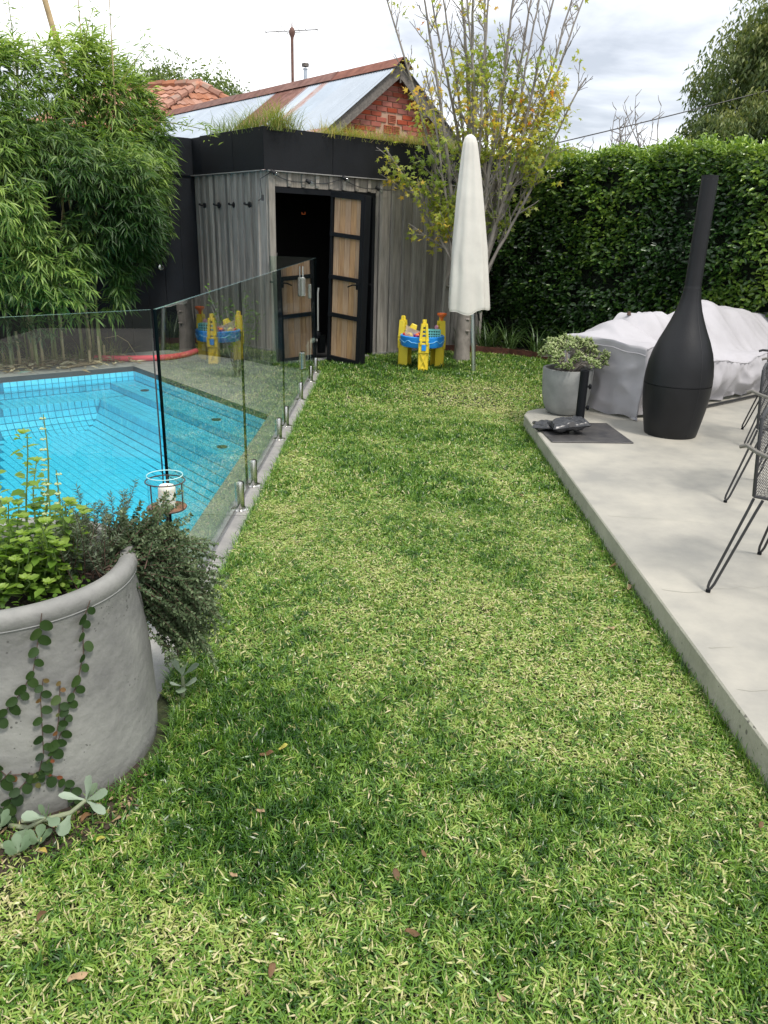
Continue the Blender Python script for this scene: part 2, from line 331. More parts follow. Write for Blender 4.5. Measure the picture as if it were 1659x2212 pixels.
M['antmetal'] = mat('antenna_metal', (.30, .29, .28), .5, metal=.5)
M['bark'] = mat('maple_bark', (.30, .27, .24), .85, bump=.5, bscale=30, vcol=(.19, .17, .15), vscale=14, stretch=(1, 1, .5))
M['bark_dark'] = mat('bark_dark', (.10, .08, .065), .9, var=.3, vscale=8)
M['culm'] = mat('bamboo_culm', (.15, .20, .05), .4, vcol=(.30, .27, .10), vscale=2.5, objvar=.25, stretch=(3, 3, 1))
M['culm_dry'] = mat('dry_bamboo', (.42, .31, .17), .8, var=.25, vscale=8)
M['litter'] = leafmat('litter_leaf', [(0, (.20, .13, .07)), (.5, (.40, .31, .19)), (1, (.55, .47, .33))], .9, .1, .1)
M['mulch_wood'] = mat('cane_wood', (.35, .25, .15), .85, var=.3, vscale=10)
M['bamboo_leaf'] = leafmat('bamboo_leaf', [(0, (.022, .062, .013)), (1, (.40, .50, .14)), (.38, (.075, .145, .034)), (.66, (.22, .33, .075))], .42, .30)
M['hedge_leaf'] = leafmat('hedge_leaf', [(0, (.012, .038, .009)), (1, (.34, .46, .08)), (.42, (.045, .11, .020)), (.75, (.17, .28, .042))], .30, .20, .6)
M['hedge_core'] = mat('hedge_core', (.006, .012, .005), .95, bump=.5, bscale=20)
M['maple_leaf'] = leafmat('maple_leaf', [(0, (.16, .23, .04)), (1, (.60, .20, .04)), (.45, (.34, .38, .07)), (.80, (.60, .44, .07))], .5, .48)
M['far_leaf'] = leafmat('far_leaf', [(0, (.035, .06, .02)), (1, (.27, .29, .09)), (.5, (.09, .135, .04))], .5, .25)
M['far_leaf2'] = leafmat('far_leaf_light', [(0, (.04, .065, .018)), (1, (.22, .28, .07)), (.5, (.10, .15, .035))], .6, .2)
M['grass'] = leafmat('lawn_blade', [(0, (.022, .075, .009)), (1, (.58, .50, .31)), (.30, (.10, .215, .024)), (.58, (.235, .37, .06)), (.78, (.43, .46, .16))], .34, .22, .55)
M['roofgrass'] = leafmat('roof_grass', [(0, (.07, .12, .02)), (1, (.45, .35, .14)), (.5, (.20, .25, .06))], .6, .3)
M['strappy'] = leafmat('strappy_leaf', [(0, (.025, .06, .016)), (1, (.14, .22, .07)), (.5, (.06, .12, .035))], .4, .2)
M['basil'] = leafmat('basil_leaf', [(0, (.05, .12, .015)), (1, (.30, .41, .09)), (.5, (.14, .25, .035))], .45, .38)
M['herb'] = leafmat('thyme_leaf', [(0, (.022, .040, .017)), (1, (.24, .30, .17)), (.5, (.065, .105, .045)), (.85, (.13, .18, .085))], .55, .12)
M['rosemary'] = leafmat('rosemary_leaf', [(0, (.03, .05, .025)), (1, (.17, .21, .13)), (.5, (.07, .10, .055))], .5, .12)
M['stem'] = mat('green_stem', (.13, .20, .06), .6)
M['twig'] = mat('brown_twig', (.085, .05, .035), .8)
M['flower'] = mat('flower_white', (.40, .48, .25), .6)
M['fig'] = leafmat('fig_leaf', [(0, (.010, .028, .008)), (1, (.20, .065, .03)), (.5, (.032, .066, .016)), (.8, (.075, .11, .03))], .45, .15)
M['silver'] = leafmat('silver_leaf', [(0, (.09, .15, .07)), (1, (.38, .45, .37)), (.5, (.19, .26, .17))], .6, .12)
M['jade'] = leafmat('jade_leaf', [(0, (.07, .12, .03)), (1, (.46, .50, .26)), (.5, (.20, .28, .08))], .35, .12, .5)
M['deadleaf'] = mat('dead_leaf', (.14, .075, .03), .7, var=.35, vscale=20)
M['deadleaf_pale'] = mat('dead_leaf_pale', (.34, .23, .13), .7, var=.3, vscale=20)
M['deadleaf_yellow'] = mat('dead_leaf_yellow', (.42, .46, .08), .55, vcol=(.30, .16, .04), vscale=9)
M['copper'] = mat('dull_red', (.2, .03, .015), .6)

# ------------------------------------------------------------------ shared positions
P0 = V(-2.91, 8.76, 0)                       # far inner corner of the pool
FX = -.82                                    # line of the glass fence
WC = V(-1.38, 9.07, 0)                       # near corner of the shed
PATZ = .12
def uv(u, v, z=0): return P0+E1*u-E2*v+ZU*z  # pool frame: u along the back edge to the right, v towards the viewer
def UV(p): q = Vector((p[0], p[1], 0))-P0; return q.dot(E1), -q.dot(E2)
def clip(poly, a, b, c):                     # keep a*x+b*y<=c
    o = []
    for i in range(len(poly)):
        p, q = poly[i], poly[(i+1) % len(poly)]; dp = a*p[0]+b*p[1]-c; dq = a*q[0]+b*q[1]-c
        if dp <= 0: o.append(p)
        if (dp < 0) != (dq < 0) and abs(dp-dq) > 1e-12: t = dp/(dp-dq); o.append((p[0]+(q[0]-p[0])*t, p[1]+(q[1]-p[1])*t))
    return o

# ------------------------------------------------------------------ ground, lawn, pool
b = B()
for x0, x1, y0, y1 in ((-120, -9, -60, 160), (3, 120, -60, 160), (-9, 3, -60, 1.0), (-9, 3, 12, 160)):
    b.prism([(x0, y0), (x1, y0), (x1, y1), (x0, y1)], -.08, -.05)
b.prism([(-1.0, 1.0), (3, 1.0), (3, 12), (-1.0, 12)], -.08, -.05)
b.prism([(-9, 1.0), (-1.0, 1.0), (-1.0, 2.6), (-9, 2.6)], -.08, -.05)
tag(b.build('ground', M['yard']), kind='structure')
bed_edge = [(.78, 10.62), (1.0, 10.62), (1.3, 10.56), (1.62, 10.42), (1.9, 10.2), (2.2, 9.86), (2.5, 9.45), (2.85, 8.95), (3.2, 8.4)]
b = B()
lawn_poly = [(-3, -1.5), (6, -1.5), (6, 6.4), (3.2, 8.4), (2.85, 8.95), (2.5, 9.45), (2.2, 9.86), (1.9, 10.2), (1.62, 10.42), (1.3, 10.56), (1.0, 10.62), (.5, 10.66), (-.28, 9.99), (-1.36, 9.1), (-.75, 8.74), (-.745, 2.2), (-3, 2.2)]
b.add([(x, y, -.004) for x, y in lawn_poly], [tuple(range(len(lawn_poly)))])
tag(b.build('lawn', M['thatch']), kind='structure')
b = B()
bedp = [(3.2, 8.4), (6, 6.4), (8, 8), (6, 12), (.7, 12.5), (.5, 10.66), (1.0, 10.62), (1.3, 10.56), (1.62, 10.42), (1.9, 10.2), (2.2, 9.86), (2.5, 9.45), (2.85, 8.95)]
b.add([(x, y, .02) for x, y in bedp], [tuple(range(len(bedp)))])
tag(b.build('garden_bed', M['soil']), kind='structure')
b = B()
for i in range(len(bed_edge)-1):
    p, q = Vector((*bed_edge[i], 0)), Vector((*bed_edge[i+1], 0)); d = (q-p).normalized(); n = V(-d.y, d.x, 0)
    for a, c in ((p, q),): b.add([a+V(0, 0, -.03), c+V(0, 0, -.03), c+n*.006+V(0, 0, -.03), a+n*.006+V(0, 0, -.03), a+V(0, 0, .09), c+V(0, 0, .09), c+n*.006+V(0, 0, .09), a+n*.006+V(0, 0, .09)], [(0, 1, 5, 4), (2, 3, 7, 6), (4, 5, 6, 7), (1, 2, 6, 5), (3, 0, 4, 7)])
tag(b.build('garden_edging', M['corten']), 'thin rusty steel edging strip curving between lawn and hedge bed', 'garden edging')

# patio slab
pat = [(1.14, -1.2), (7.5, -1.2), (9.5, 11), (5.2, 9.2), (1.45, 6.56), (1.28, 6.49), (1.19, 6.40), (1.14, 6.25)]
b = B(); n = len(pat); bv = .006
def inset(poly, d):
    o = []; n = len(poly)
    for i in range(n):
        a, c, e_ = Vector(poly[i-1]), Vector(poly[i]), Vector(poly[(i+1) % n]); d1 = (c-a).normalized(); d2 = (e_-c).normalized()
        n1 = Vector((-d1.y, d1.x)); n2 = Vector((-d2.y, d2.x)); m = (n1+n2); m = m/max(m.dot(n1), .2)*1.0; o.append(tuple(c+m*d))
    return o
pi_ = inset(pat, bv)
vs = [(x, y, -.02) for x, y in pat]+[(x, y, PATZ-bv) for x, y in pat]+[(x, y, PATZ) for x, y in pi_]
b.add(vs, [(i, (i+1) % n, n+(i+1) % n, n+i) for i in range(n)]+[(n+i, n+(i+1) % n, 2*n+(i+1) % n, 2*n+i) for i in range(n)], 1)
b.add([(x, y, PATZ) for x, y in pi_], [tuple(range(n))], 0)
patio = tag(b.build('patio', [M['patio'], M['slab_edge']]), kind='structure')
# hairline cracks across the slab
for k, (x, y, L, a) in enumerate([(1.19, 3.83, .62, .05), (1.18, 2.93, .75, .10), (1.18, 2.18, .55, .05), (1.7, 3.1, .5, -1.2), (1.19, 2.45, .12, .0)]):
    b = B(); px, py = x, y
    for i in range(14):
        a2 = a+random.uniform(-.5, .5); nx, ny = px+math.cos(a2)*L/14, py+math.sin(a2)*L/14; w = .0011*(1-i/16)
        nrm = V(-math.sin(a2), math.cos(a2), 0)*w; z = PATZ+.0012
        b.add([V(px, py, z)-nrm, V(nx, ny, z)-nrm, V(nx, ny, z)+nrm, V(px, py, z)+nrm], [(0, 1, 2, 3)]); px, py = nx, ny
    b.build('crack', M['slab_edge'], patio)

# pool: a heightfield of bench, steps and floor, tiled
BZ, S1Z, FZ = -.235, -.165, -.50; BW, S1W, S2W = .45, .28, .30
def zb(v): 
    if v < BW: return BZ
    t = min((v-BW)/.30, 1); return BZ-(BZ-FZ)*math.sqrt(max(0, 1-(1-t)**2))
def zr(t):
    if t < S1W: return S1Z
    if t < S1W+S2W: return BZ
    q = min((t-S1W-S2W)/.30, 1); return BZ-(BZ-FZ)*math.sqrt(max(0, 1-(1-q)**2))
PU, PV = -5.6, 6.4       # extent of the basin
b = B(); stp = .07
us = [-i*.035 for i in range(int(-PU/.035)+1)]; vv = [i*.035 for i in range(int(PV/.035)+1)]
# grout bed: flat quads at the height of each small cell
gv = []; idx = {}
for i in range(len(us)-1):
    for j in range(len(vv)-1):
        uc, vc = (us[i]+us[i+1])/2, (vv[j]+vv[j+1])/2
        c = uv(uc, vc)
        if c.x > -1.0: continue
        def hz(t, v):
            h = max(zb(v), zr(t)); return h-(.0022 if min(abs(h-BZ), abs(h-S1Z), abs(h-FZ)) < 1e-3 else .010)
        k = lambda a: min(max(a, 0), 9)
        z = [hz(-uu+d1, w+d2) for uu, w, d1, d2 in ((us[i], vv[j], 1e-4, 1e-4), (us[i], vv[j+1], 1e-4, -1e-4), (us[i+1], vv[j+1], -1e-4, -1e-4), (us[i+1], vv[j], -1e-4, 1e-4))]
        if c.y > -1: b.add([uv(us[i], vv[j], z[0]), uv(us[i], vv[j+1], z[1]), uv(us[i+1], vv[j+1], z[2]), uv(us[i+1], vv[j], z[3])], [(0, 1, 2, 3)])
def quad_uv(a, c, z0, z1): return [a+ZU*z0, c+ZU*z0, c+ZU*z1, a+ZU*z1]
WTOP = -.055
b.add(quad_uv(uv(.004, -.008), uv(PU, -.008), FZ, WTOP), [(0, 1, 2, 3)]); b.add(quad_uv(uv(.008, 0), uv(.008, 6), FZ, WTOP), [(0, 1, 2, 3)])
b.add(quad_uv(uv(PU, 0), uv(PU, PV), FZ, WTOP), [(0, 1, 2, 3)]); b.add(quad_uv(uv(0, PV), uv(PU, PV), FZ, WTOP), [(0, 1, 2, 3)])
b.add([(-1.021, 1, FZ), (-1.021, 6.6, FZ), (-1.021, 6.6, WTOP), (-1.021, 1, WTOP)], [(0, 1, 2, 3)])
b.add(quad_uv(uv(-S1W+.004, 0), uv(-S1W+.004, 6), BZ, S1Z-.004), [(0, 1, 2, 3)])
pool = tag(b.build('pool', M['grout']), kind='structure')
TS, TH = .070, .0328        # tile module and half-size
tiles = []                   # (centre, axis a, axis b, normal)
def strip(profile, fixed, keep):
    """tiles along a profile curve (list of points in the s,z plane), repeated across"""
    pts = [profile[0]]; acc = 0; cells = []; k = 0
    L = [0]
    for i in range(1, len(profile)): L.append(L[-1]+math.dist(profile[i], profile[i-1]))
    def at(l):
        l = min(max(l, 0), L[-1])
        for i in range(1, len(L)):
            if l <= L[i]: t = (l-L[i-1])/max(L[i]-L[i-1], 1e-9); return (profile[i-1][0]+(profile[i][0]-profile[i-1][0])*t, profile[i-1][1]+(profile[i][1]-profile[i-1][1])*t)
        return profile[-1]
    nk = max(1, round(L[-1]/TS)); pk_ = L[-1]/nk
    for k in range(nk):
        a, c = at(k*pk_), at((k+1)*pk_); d = math.dist(a, c)
        if d < .03: continue
        m = ((a[0]+c[0])/2, (a[1]+c[1])/2); t = ((c[0]-a[0])/d, (c[1]-a[1])/d)
        for w in range(0, int(6.4/TS)):
            q = (w+.5)*TS
            if fixed == 'back': 
                if not keep(m[0], q): continue
                c3 = uv(-q, m[0], m[1]); A = E1; Bx = -E2*t[0]+ZU*t[1]
            else:
                if not keep(m[0], q): continue
                c3 = uv(-m[0], q, m[1]); A = E2; Bx = -E1*t[0]+ZU*t[1]
            if c3.x > -1.03 or c3.y < 1.0: continue
            tiles.append((c3, A, Bx, d))
cove = lambda s0: [(s0+.30*(1-math.cos(R(a))), BZ-(BZ-FZ)*math.sin(R(a))) for a in range(0, 91, 6)]
strip([(0, WTOP), (0, BZ)], 'back', lambda s, q: not (q < S1W and False))
strip([(0, BZ), (BW, BZ)], 'back', lambda s, q: q > S1W)
strip(cove(BW), 'back', lambda s, q: (q-S1W-S2W) > (s-BW))
strip([(0, WTOP), (0, S1Z)], 'right', lambda s, q: True)
strip([(0, S1Z), (S1W, S1Z)], 'right', lambda s, q: True)
strip([(S1W, S1Z), (S1W, BZ)], 'right', lambda s, q: True)
strip([(S1W, BZ), (S1W+S2W, BZ)], 'right', lambda s, q: q > BW)
strip(cove(S1W+S2W), 'right', lambda s, q: (q-BW) >= (s-S1W-S2W))
f0u, f0v = S1W+S2W+.30, BW+.30
for i in range(int((-PU-f0u)/TS)):
    for j in range(int((PV-f0v)/TS)):
        c3 = uv(-(f0u+(i+.5)*TS), f0v+(j+.5)*TS, FZ)
        if c3.x < -1.03 and c3.y > .9: tiles.append((c3, E1, E2, TS))
def inview(p):
    q = p-V(0, 0, CAMH); z = q.dot(Fw)
    if z < .2: return False
    x, y = q.dot(Rt)/z*1653, q.dot(Up)/z*1653
    return abs(x) < 829 and -900 < y < 1100
def hidden(p):               # behind the round planter and its herbs
    q = p-V(0, 0, CAMH); z = q.dot(Fw); x, y = 829.5+q.dot(Rt)/z*1653, 1106-q.dot(Up)/z*1653
    return y > 1090 or x > 480
tiles = [t for t in tiles if inview(t[0])]
tiles.sort(key=lambda t: (hidden(t[0]), (t[0]-V(0, 0, CAMH)).length))
def tile_geo(b, c, A, Bx, d, s=1):
    n = A.cross(Bx).normalized(); 
    if n.z < -.01 or (abs(n.z) <= .01 and n.dot(V(0, 0, CAMH)-c) < 0): n = -n
    hb = d/2-.0024; base = c-n*.0035; lip = c
    A2 = A*TH; B2 = Bx*hb; A1 = A*(TH-.002); B1 = Bx*(hb-.002)
    v = [base-A2-B2, base+A2-B2, base+A2+B2, base-A2+B2, lip-A1-B1, lip+A1-B1, lip+A1+B1, lip-A1+B1]
    f = [(4, 5, 6, 7), (0, 1, 5, 4), (1, 2, 6, 5), (2, 3, 7, 6), (3, 0, 4, 7)]
    if A.cross(Bx).dot(n) < 0: f = [q[::-1] for q in f]
    b.add(v, f)
b = B(); tile_geo(b, V(0, 0, 0), V(1, 0, 0), V(0, 1, 0), TS); t0 = b.build('tile', M['tile'], pool, local=True); tme = t0.data; first = True
k = 0; rest = B()
for (c, A, Bx, d) in tiles:
    if k < 290 and abs(A.cross(Bx).z) > .99 and not hidden(c):
        m = Matrix.Translation(c+ZU*random.uniform(-.0008, .0008)) @ Matrix.Rotation(AZ, 4, 'Z')
        if first: t0.matrix_basis = m; first = False
        else: link_mesh('tile', tme, pool, m)
        k += 1
    else: tile_geo(rest, c, A, Bx, d)
tag(rest.build('tile', M['tile'], pool), kind='stuff')
for (u, v, z) in ((-.14, .62, S1Z), (-.14, 2.25, S1Z), (-.43, 2.9, BZ), (-1.9, .02, -.19)):      # round suction covers and jets
    b = B(); c = uv(u, v, z)
    if z == -.19: b.lathe(c, [(.001, .012), (.03, .012), (.035, .002)], 20, (E1, ZU, -E2)) 
    else: b.lathe(c, [(.045, .001), (.045, .008), (.03, .010), (.001, .010)], 20)
    b.build('pool_fitting', M['steelplate'], pool, smooth=True)
# water
b = B(); wp = [(p.x, p.y) for p in (uv(0, 0), uv(PU, 0), uv(PU, PV), uv(0, PV))]; wp = clip(wp, 1, 0, -1.021)
b.add([(x, y, -.105) for x, y in wp], [tuple(range(len(wp)))]); 
w = b.build('water', M['water']); tag(w, kind='structure')
if w.data.polygons[0].normal.z < 0: w.data.flip_normals()

# pool deck pavers
b = B(); 
db = B()
for poly in ([uv(-7, -.05), uv(4, -.05), uv(4, -2.2), uv(-7, -2.2)], [uv(.05, -.06), uv(3.5, -.06), uv(3.5, 8), uv(.05, 8)]):
    q = [(p.x, p.y) for p in poly]; q = clip(q, 1, 0, -.75); q = clip(q, -.0, -1, 9); 
    if len(q) > 2: db.add([(x, y, -.034-.002*len(db.f)) for x, y in q], [tuple(range(len(q)))])
db.add([(-1.0, .5, -.039), (-.75, .5, -.039), (-.75, 8.7, -.039), (-1.0, 8.7, -.039)], [(0, 1, 2, 3)])
deck = tag(db.build('pool_deck', M['soil']), kind='structure')
def paver(poly, z0=-.06, z1=0, m=M['paver']):
    if len(poly) < 3: return
    A = abs(sum(poly[i][0]*poly[(i+1) % len(poly)][1]-poly[(i+1) % len(poly)][0]*poly[i][1] for i in range(len(poly))))/2
    if A < .004: return
    b = B(); b.prism(poly, z0, z1+random.uniform(-.0008, .0008)); b.build('paver', m, deck)
g = .0025
def rect_uv(u0, u1, v0, v1): return [(p.x, p.y) for p in (uv(u0+g, v0+g), uv(u1-g, v0+g), uv(u1-g, v1-g), uv(u0+g, v1-g))]
lim = lambda q: clip(clip(q, 1, 0, -1.0225), .5, .866, .5*-1.06+.866*9.0)
for r, (v0, v1) in enumerate(((-.42, 0), (-.84, -.42), (-1.26, -.84), (-1.68, -1.26))):
    for c in range(-9, 6):
        u0 = c*.82+(0 if r % 2 else -.41)+.2; q = rect_uv(u0, u0+.82, v0, v1)
        if r > 1 and u0 < -1.0: continue
        paver(lim(q))
for r in range(6):
    u0 = .42*r
    for c in range(10):
        v0 = c*.82-(.41 if r % 2 else 0); v0c = max(v0, 0.0)
        if v0+.82 <= 0: continue
        paver(lim(rect_uv(u0, u0+.42, v0c, v0+.82)))
ys = [2.2, 2.62, 3.35, 4.0, 4.72, 5.48, 6.2, 6.95, 7.7, 8.35, 8.80]
for i in range(len(ys)-1):
    x0 = -1.0200; x1 = -.745+random.uniform(-.004, .004)
    paver([(x0+g, ys[i]+g), (x1, ys[i]+g), (x1, ys[i+1]-g), (x0+g, ys[i+1]-g)], m=M['paver'])
# dark coping face round the water
b = B()
b.add([uv(.0, -.0, -.055), uv(PU, 0, -.055), uv(PU, 0, -.002), uv(0, 0, -.002)], [(0, 1, 2, 3)])
b.add([uv(0, 0, -.055), uv(0, 6, -.055), uv(0, 6, -.002), uv(0, 0, -.002)], [(0, 1, 2, 3)])
b.build('coping_face', M['paver_dark'], deck)

# ------------------------------------------------------------------ garden shed
CAP = 2.105
shed = thing('garden_shed', 'timber garden shed with vertical grey battens, black fascia and open black framed door', 'shed', WC, AZ)
def wl(s, z=0, off=0): return WC+E2*s+E1*(-off)+ZU*z      # left wall: s along it, off outwards (towards the pool)
def wr(t, z=0, off=0): return WC+E1*t-E2*off+ZU*z         # right wall
DO0, DO1, DOH = .085, 1.46, 1.955                          # door opening
LW, RW = 1.72, 3.4
s = .0
while s < LW:                                              # left wall boards and battens
    w_ = random.choice((.15, .165, .175)); b = B(); b.box(wl(s+w_/2, (CAP+.03)/2, .0), (.016, w_-.006, CAP-.03), (E1, E2, ZU)); b.build('board', M['wood'], shed)
    off = random.uniform(-.006, .006)
    b = B(); b.box(wl(s+w_+off, (CAP+.03)/2, .023), (.030, random.uniform(.038, .05), CAP-.04), (E1, E2, ZU), bev=.002); b.build('batten', M['batten_wood'], shed); s += w_
t = 0; k = 0
b = B(); b.box(wr(.04, CAP/2+.015, .012), (.078, .05, CAP-.03), (E1, E2, ZU)); b.build('corner_board', M['wood_pale'], shed)
t = DO0; 
while t < RW:
    w_ = .188; z0 = .03 if t+w_ > DO1+.02 else DOH+.002
    a0 = max(t, 0); a1 = t+w_
    if z0 < 1 and t < DO1+.03: a0 = max(a0, DO1+.055)
    if a1-a0 > .03:
        b = B(); b.box(wr((a0+a1)/2, (CAP+z0)/2, 0), (a1-a0-.006, .016, CAP-z0), (E1, E2, ZU)); b.build('board', M['wood'] if z0 < 1 else M['wood_pale'], shed)
    if z0 > 1 and a1 > DO1: pass
    b = B(); b.box(wr(a1 if a1 > a0+.02 else a0, (CAP+z0)/2-.006*(z0 < 1), .023), (random.uniform(.04, .05), .030, CAP-z0-.01), (E1, E2, ZU), bev=.002); b.build('batten', M['batten_wood'] if z0 < 1 else M['wood_pale'], shed)
    t += w_
b = B(); b.box(wr(DO1+.035, (CAP+DOH)/2, 0), (.10, .016, CAP-DOH), (E1, E2, ZU)); b.build('board', M['wood_pale'], shed)
# footing strip under the boards
b = B(); b.box(wr(2.45, .0, .01), (1.9, .05, .08), (E1, E2, ZU)); b.box(wr(.75, -.005, .03), (1.3, .12, .07), (E1, E2, ZU)); b.box(wl(.86, 0, .01), (.05, 1.7, .08), (E1, E2, ZU)); b.build('footing', M['paver'], shed)
# thin metal capping where boards meet the fascia
b = B(); b.box(wr(RW/2, CAP+.004, .02), (RW+.04, .09, .010), (E1, E2, ZU)); b.box(wl(LW/2+.03, CAP+.004, .02), (.09, LW, .010), (E1, E2, ZU)); b.build('capping', M['paver'], shed)
# room behind the doorway; near-black surfaces stand in for the shade indoors
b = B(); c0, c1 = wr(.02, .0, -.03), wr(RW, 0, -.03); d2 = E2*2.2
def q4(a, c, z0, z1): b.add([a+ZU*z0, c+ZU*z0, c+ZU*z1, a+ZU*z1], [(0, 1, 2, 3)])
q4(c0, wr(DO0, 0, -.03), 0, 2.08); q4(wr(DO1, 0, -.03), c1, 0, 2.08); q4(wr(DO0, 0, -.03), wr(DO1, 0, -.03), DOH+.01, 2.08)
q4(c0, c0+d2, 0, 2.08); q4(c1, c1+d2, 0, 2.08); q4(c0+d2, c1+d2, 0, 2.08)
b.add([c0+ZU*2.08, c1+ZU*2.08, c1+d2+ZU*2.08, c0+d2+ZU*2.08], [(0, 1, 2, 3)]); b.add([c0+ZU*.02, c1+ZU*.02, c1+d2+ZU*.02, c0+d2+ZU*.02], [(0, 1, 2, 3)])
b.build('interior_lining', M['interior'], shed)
# fascia panels
FZ0, FZ1 = 2.115, 2.535
for a0, a1 in ((0, .84), (.84, 1.62), (1.62, 2.75), (2.75, 3.75)):
    b = B(); b.box(wr((a0+a1)/2+(-.035 if a0 == 0 else 0), (FZ0+FZ1)/2, .055), (a1-a0-.004+(.07 if a0 == 0 else 0), .02, FZ1-FZ0), (E1, E2, ZU), bev=.0015); b.build('fascia_panel', M['fascia'], shed)
for a0, a1 in ((-.045, .62), (.62, 1.40)):
    b = B(); b.box(wl((a0+a1)/2, (FZ0+FZ1)/2, .055), (.02, a1-a0-.004, FZ1-FZ0), (E1, E2, ZU), bev=.0015); b.build('fascia_panel', M['fascia'], shed)
b = B(); b.box(wl(1.405, (FZ0+FZ1)/2, .0), (.12, .016, FZ1-FZ0), (E1, E2, ZU)); b.box(wr(1.8, FZ0+.012, 0), (3.6, .1, .014), (E1, E2, ZU)); b.build('fascia_return', M['fascia'], shed)
b = B(); b.add([wl(0, 2.44, .04)+E1*.03, wr(3.7, 2.44), wr(3.7, 2.44)+E2*3, wl(3, 2.44)], [(0, 1, 2, 3)]); b.build('roof', M['soil'], shed)
# door frame
b = B(); b.box(wr((DO0+DO1)/2+.0, DOH-.032, -.0), (DO1-DO0+.05, .05, .06), (E1, E2, ZU)); b.box(wr(DO1+.022, DOH/2, .0), (.045, .06, DOH), (E1, E2, ZU)); b.box(wr(DO0+.008, DOH/2, -.015), (.016, .05, DOH), (E1, E2, ZU)); b.build('door_frame', M['black'], shed)
# open door leaf
HG = V(-.735, 9.44, .03); EN = V(-.345, 9.21, -.01); TP = 1.90; LEAN = ZU
dh = (EN-HG); DL = dh.length; dx_ = dh.normalized(); up_ = (LEAN-dx_*LEAN.dot(dx_)).normalized()+dx_*(-.06); up_.normalize(); dn = dx_.cross(up_).normalized()   # dn points away from the camera side
if dn.y > 0: dn = -dn
leaf = thing('door', None, None); leaf.parent = shed; leaf.matrix_basis = wm(shed).inverted() @ frame(HG, dx_, up_.cross(dx_)*-1 if False else dx_.cross(up_)*-1, up_)
for kk in ('label', 'category'): 
    if kk in leaf: del leaf[kk]
def dl(x, z, o=0): return HG+dx_*x+up_*z+dn*o
AX = (dx_, dn, up_)
def rail(z, h=.05): return (dl(DL/2, z, .012), (DL, .045, h))
b = B(); b.box(dl(.015, TP/2), (.03, .06, TP), AX, bev=.002); b.box(dl(DL-.02, TP/2, 0), (.04, .07, TP), AX, bev=.002)
b.box(dl(DL+.002, TP/2, -.03), (.035, .12, TP), AX, bev=.002)
b.box(*rail(TP-.025, .06), AX); b.box(*rail(.035, .06), AX)
b.build('door', M['black'], shed)
door = [o for o in shed.children if o.name.startswith('door') and o.type == 'MESH' and o.name != 'door_frame'][-1]
bpy.data.objects.remove(leaf); door.name = 'door'
for z in (.55, .98, 1.45):
    b = B(); b.box(*rail(z, .045), AX); b.build('rail', M['black'], door)
nb = 5
for i in range(nb):
    x0 = .032+(DL-.074)*i/nb; x1 = .032+(DL-.074)*(i+1)/nb
    b = B(); b.box(dl((x0+x1)/2, TP/2, -.012-.002*(i % 2)), (x1-x0-.003, .012, TP-.08), AX); b.build('board', M['door_wood'], door)
b = B(); b.box(dl(DL-.035, .93, .045), (.045, .02, .09), AX, bev=.003); b.tube([dl(DL-.035, .94, .05), dl(DL-.035, .94, .09), dl(DL-.08, .935, .095), dl(DL-.14, .905, .095)], .008); b.tube([dl(DL-.02, .94, -.05), dl(DL-.0, .94, -.12), dl(DL+.04, .95, -.12)], .010); b.build('handle', M['black'], door, smooth=True)
# orange hook, bracket and pipe in the doorway
b = B(); b.tube([wr(.685, 1.715, -.35), wr(.685, 1.69, -.35), wr(.73, 1.69, -.35), wr(.73, 1.715, -.35)], .004); tag(b.build('wall_hook', M['orange'], None, smooth=True), 'small orange hook inside the dark shed doorway', 'hook')
pp = wr(.60, 0, -.10)
b = B(); b.tube([pp+ZU*.0, pp+ZU*.17, pp+ZU*.21+E1*.015, pp+ZU*.235+E1*.05, pp+ZU*.24+E1*.11], .030, 14); b.lathe(pp, [(.034, .14), (.036, .15), (.036, .185), (.033, .19)], 14)
t_ = thing('drain_pipe', 'cream plastic drain pipe elbow at the foot of the shed doorway', 'pipe', pp); b.build('pipe', M['white_pipe'], t_, smooth=True)
b = B(); b.tube([pp+ZU*.35+E1*.14, pp+ZU*.8+E1*.14, pp+ZU*.86+E1*.15], .010, 8); b.build('riser', M['white_pipe'], t_, smooth=True)
b = B(); b.ball(pp+ZU*.30+E1*.13, .05, 10); b.box(pp+ZU*.19+E1*.19, (.08, .06, .22), (E1, E2, ZU)); b.build('pump', M['black'], t_)
# things kept inside, seen dimly
b = B(); c = wr(.70, .62, -1.7); b.tube([c+E1*.42*math.cos(R(a))+ZU*.62*math.sin(R(a)) for a in range(20, 185, 9)], .034, 10); tag(b.build('pool_noodle', M['noodle'], None, smooth=True), 'red foam pool noodle bent into an arch inside the dark shed', 'pool noodle', 'foam noodles stored in the shed')
b = B(); b.tube([c+V(.03, .02, -.02)+E1*.32*math.cos(R(a))+ZU*.50*math.sin(R(a)) for a in range(20, 185, 9)], .034, 10); tag(b.build('pool_noodle', M['noodle_blue'], None, smooth=True), 'blue foam pool noodle arched under the red one inside the shed', 'pool noodle', 'foam noodles stored in the shed')
b = B()
for k, x in enumerate((.16, .24, .33, .37)): b.tube([wr(x, 1.24-.01*k, -1.1), wr(x+.02, 1.12, -1.1), wr(x-.01+.02*k, .95, -1.1), wr(x+.03, .80, -1.1)], .005, 6)
b.tube([wr(.24, 1.24, -.35), wr(.27, 1.17, -.35), wr(.31, 1.17, -.35), wr(.33, 1.25, -.35)], .005, 6)
tag(b.build('hanging_strap', M['antmetal'], None, smooth=True), 'pale straps hanging in loops inside the dark shed', 'strap')

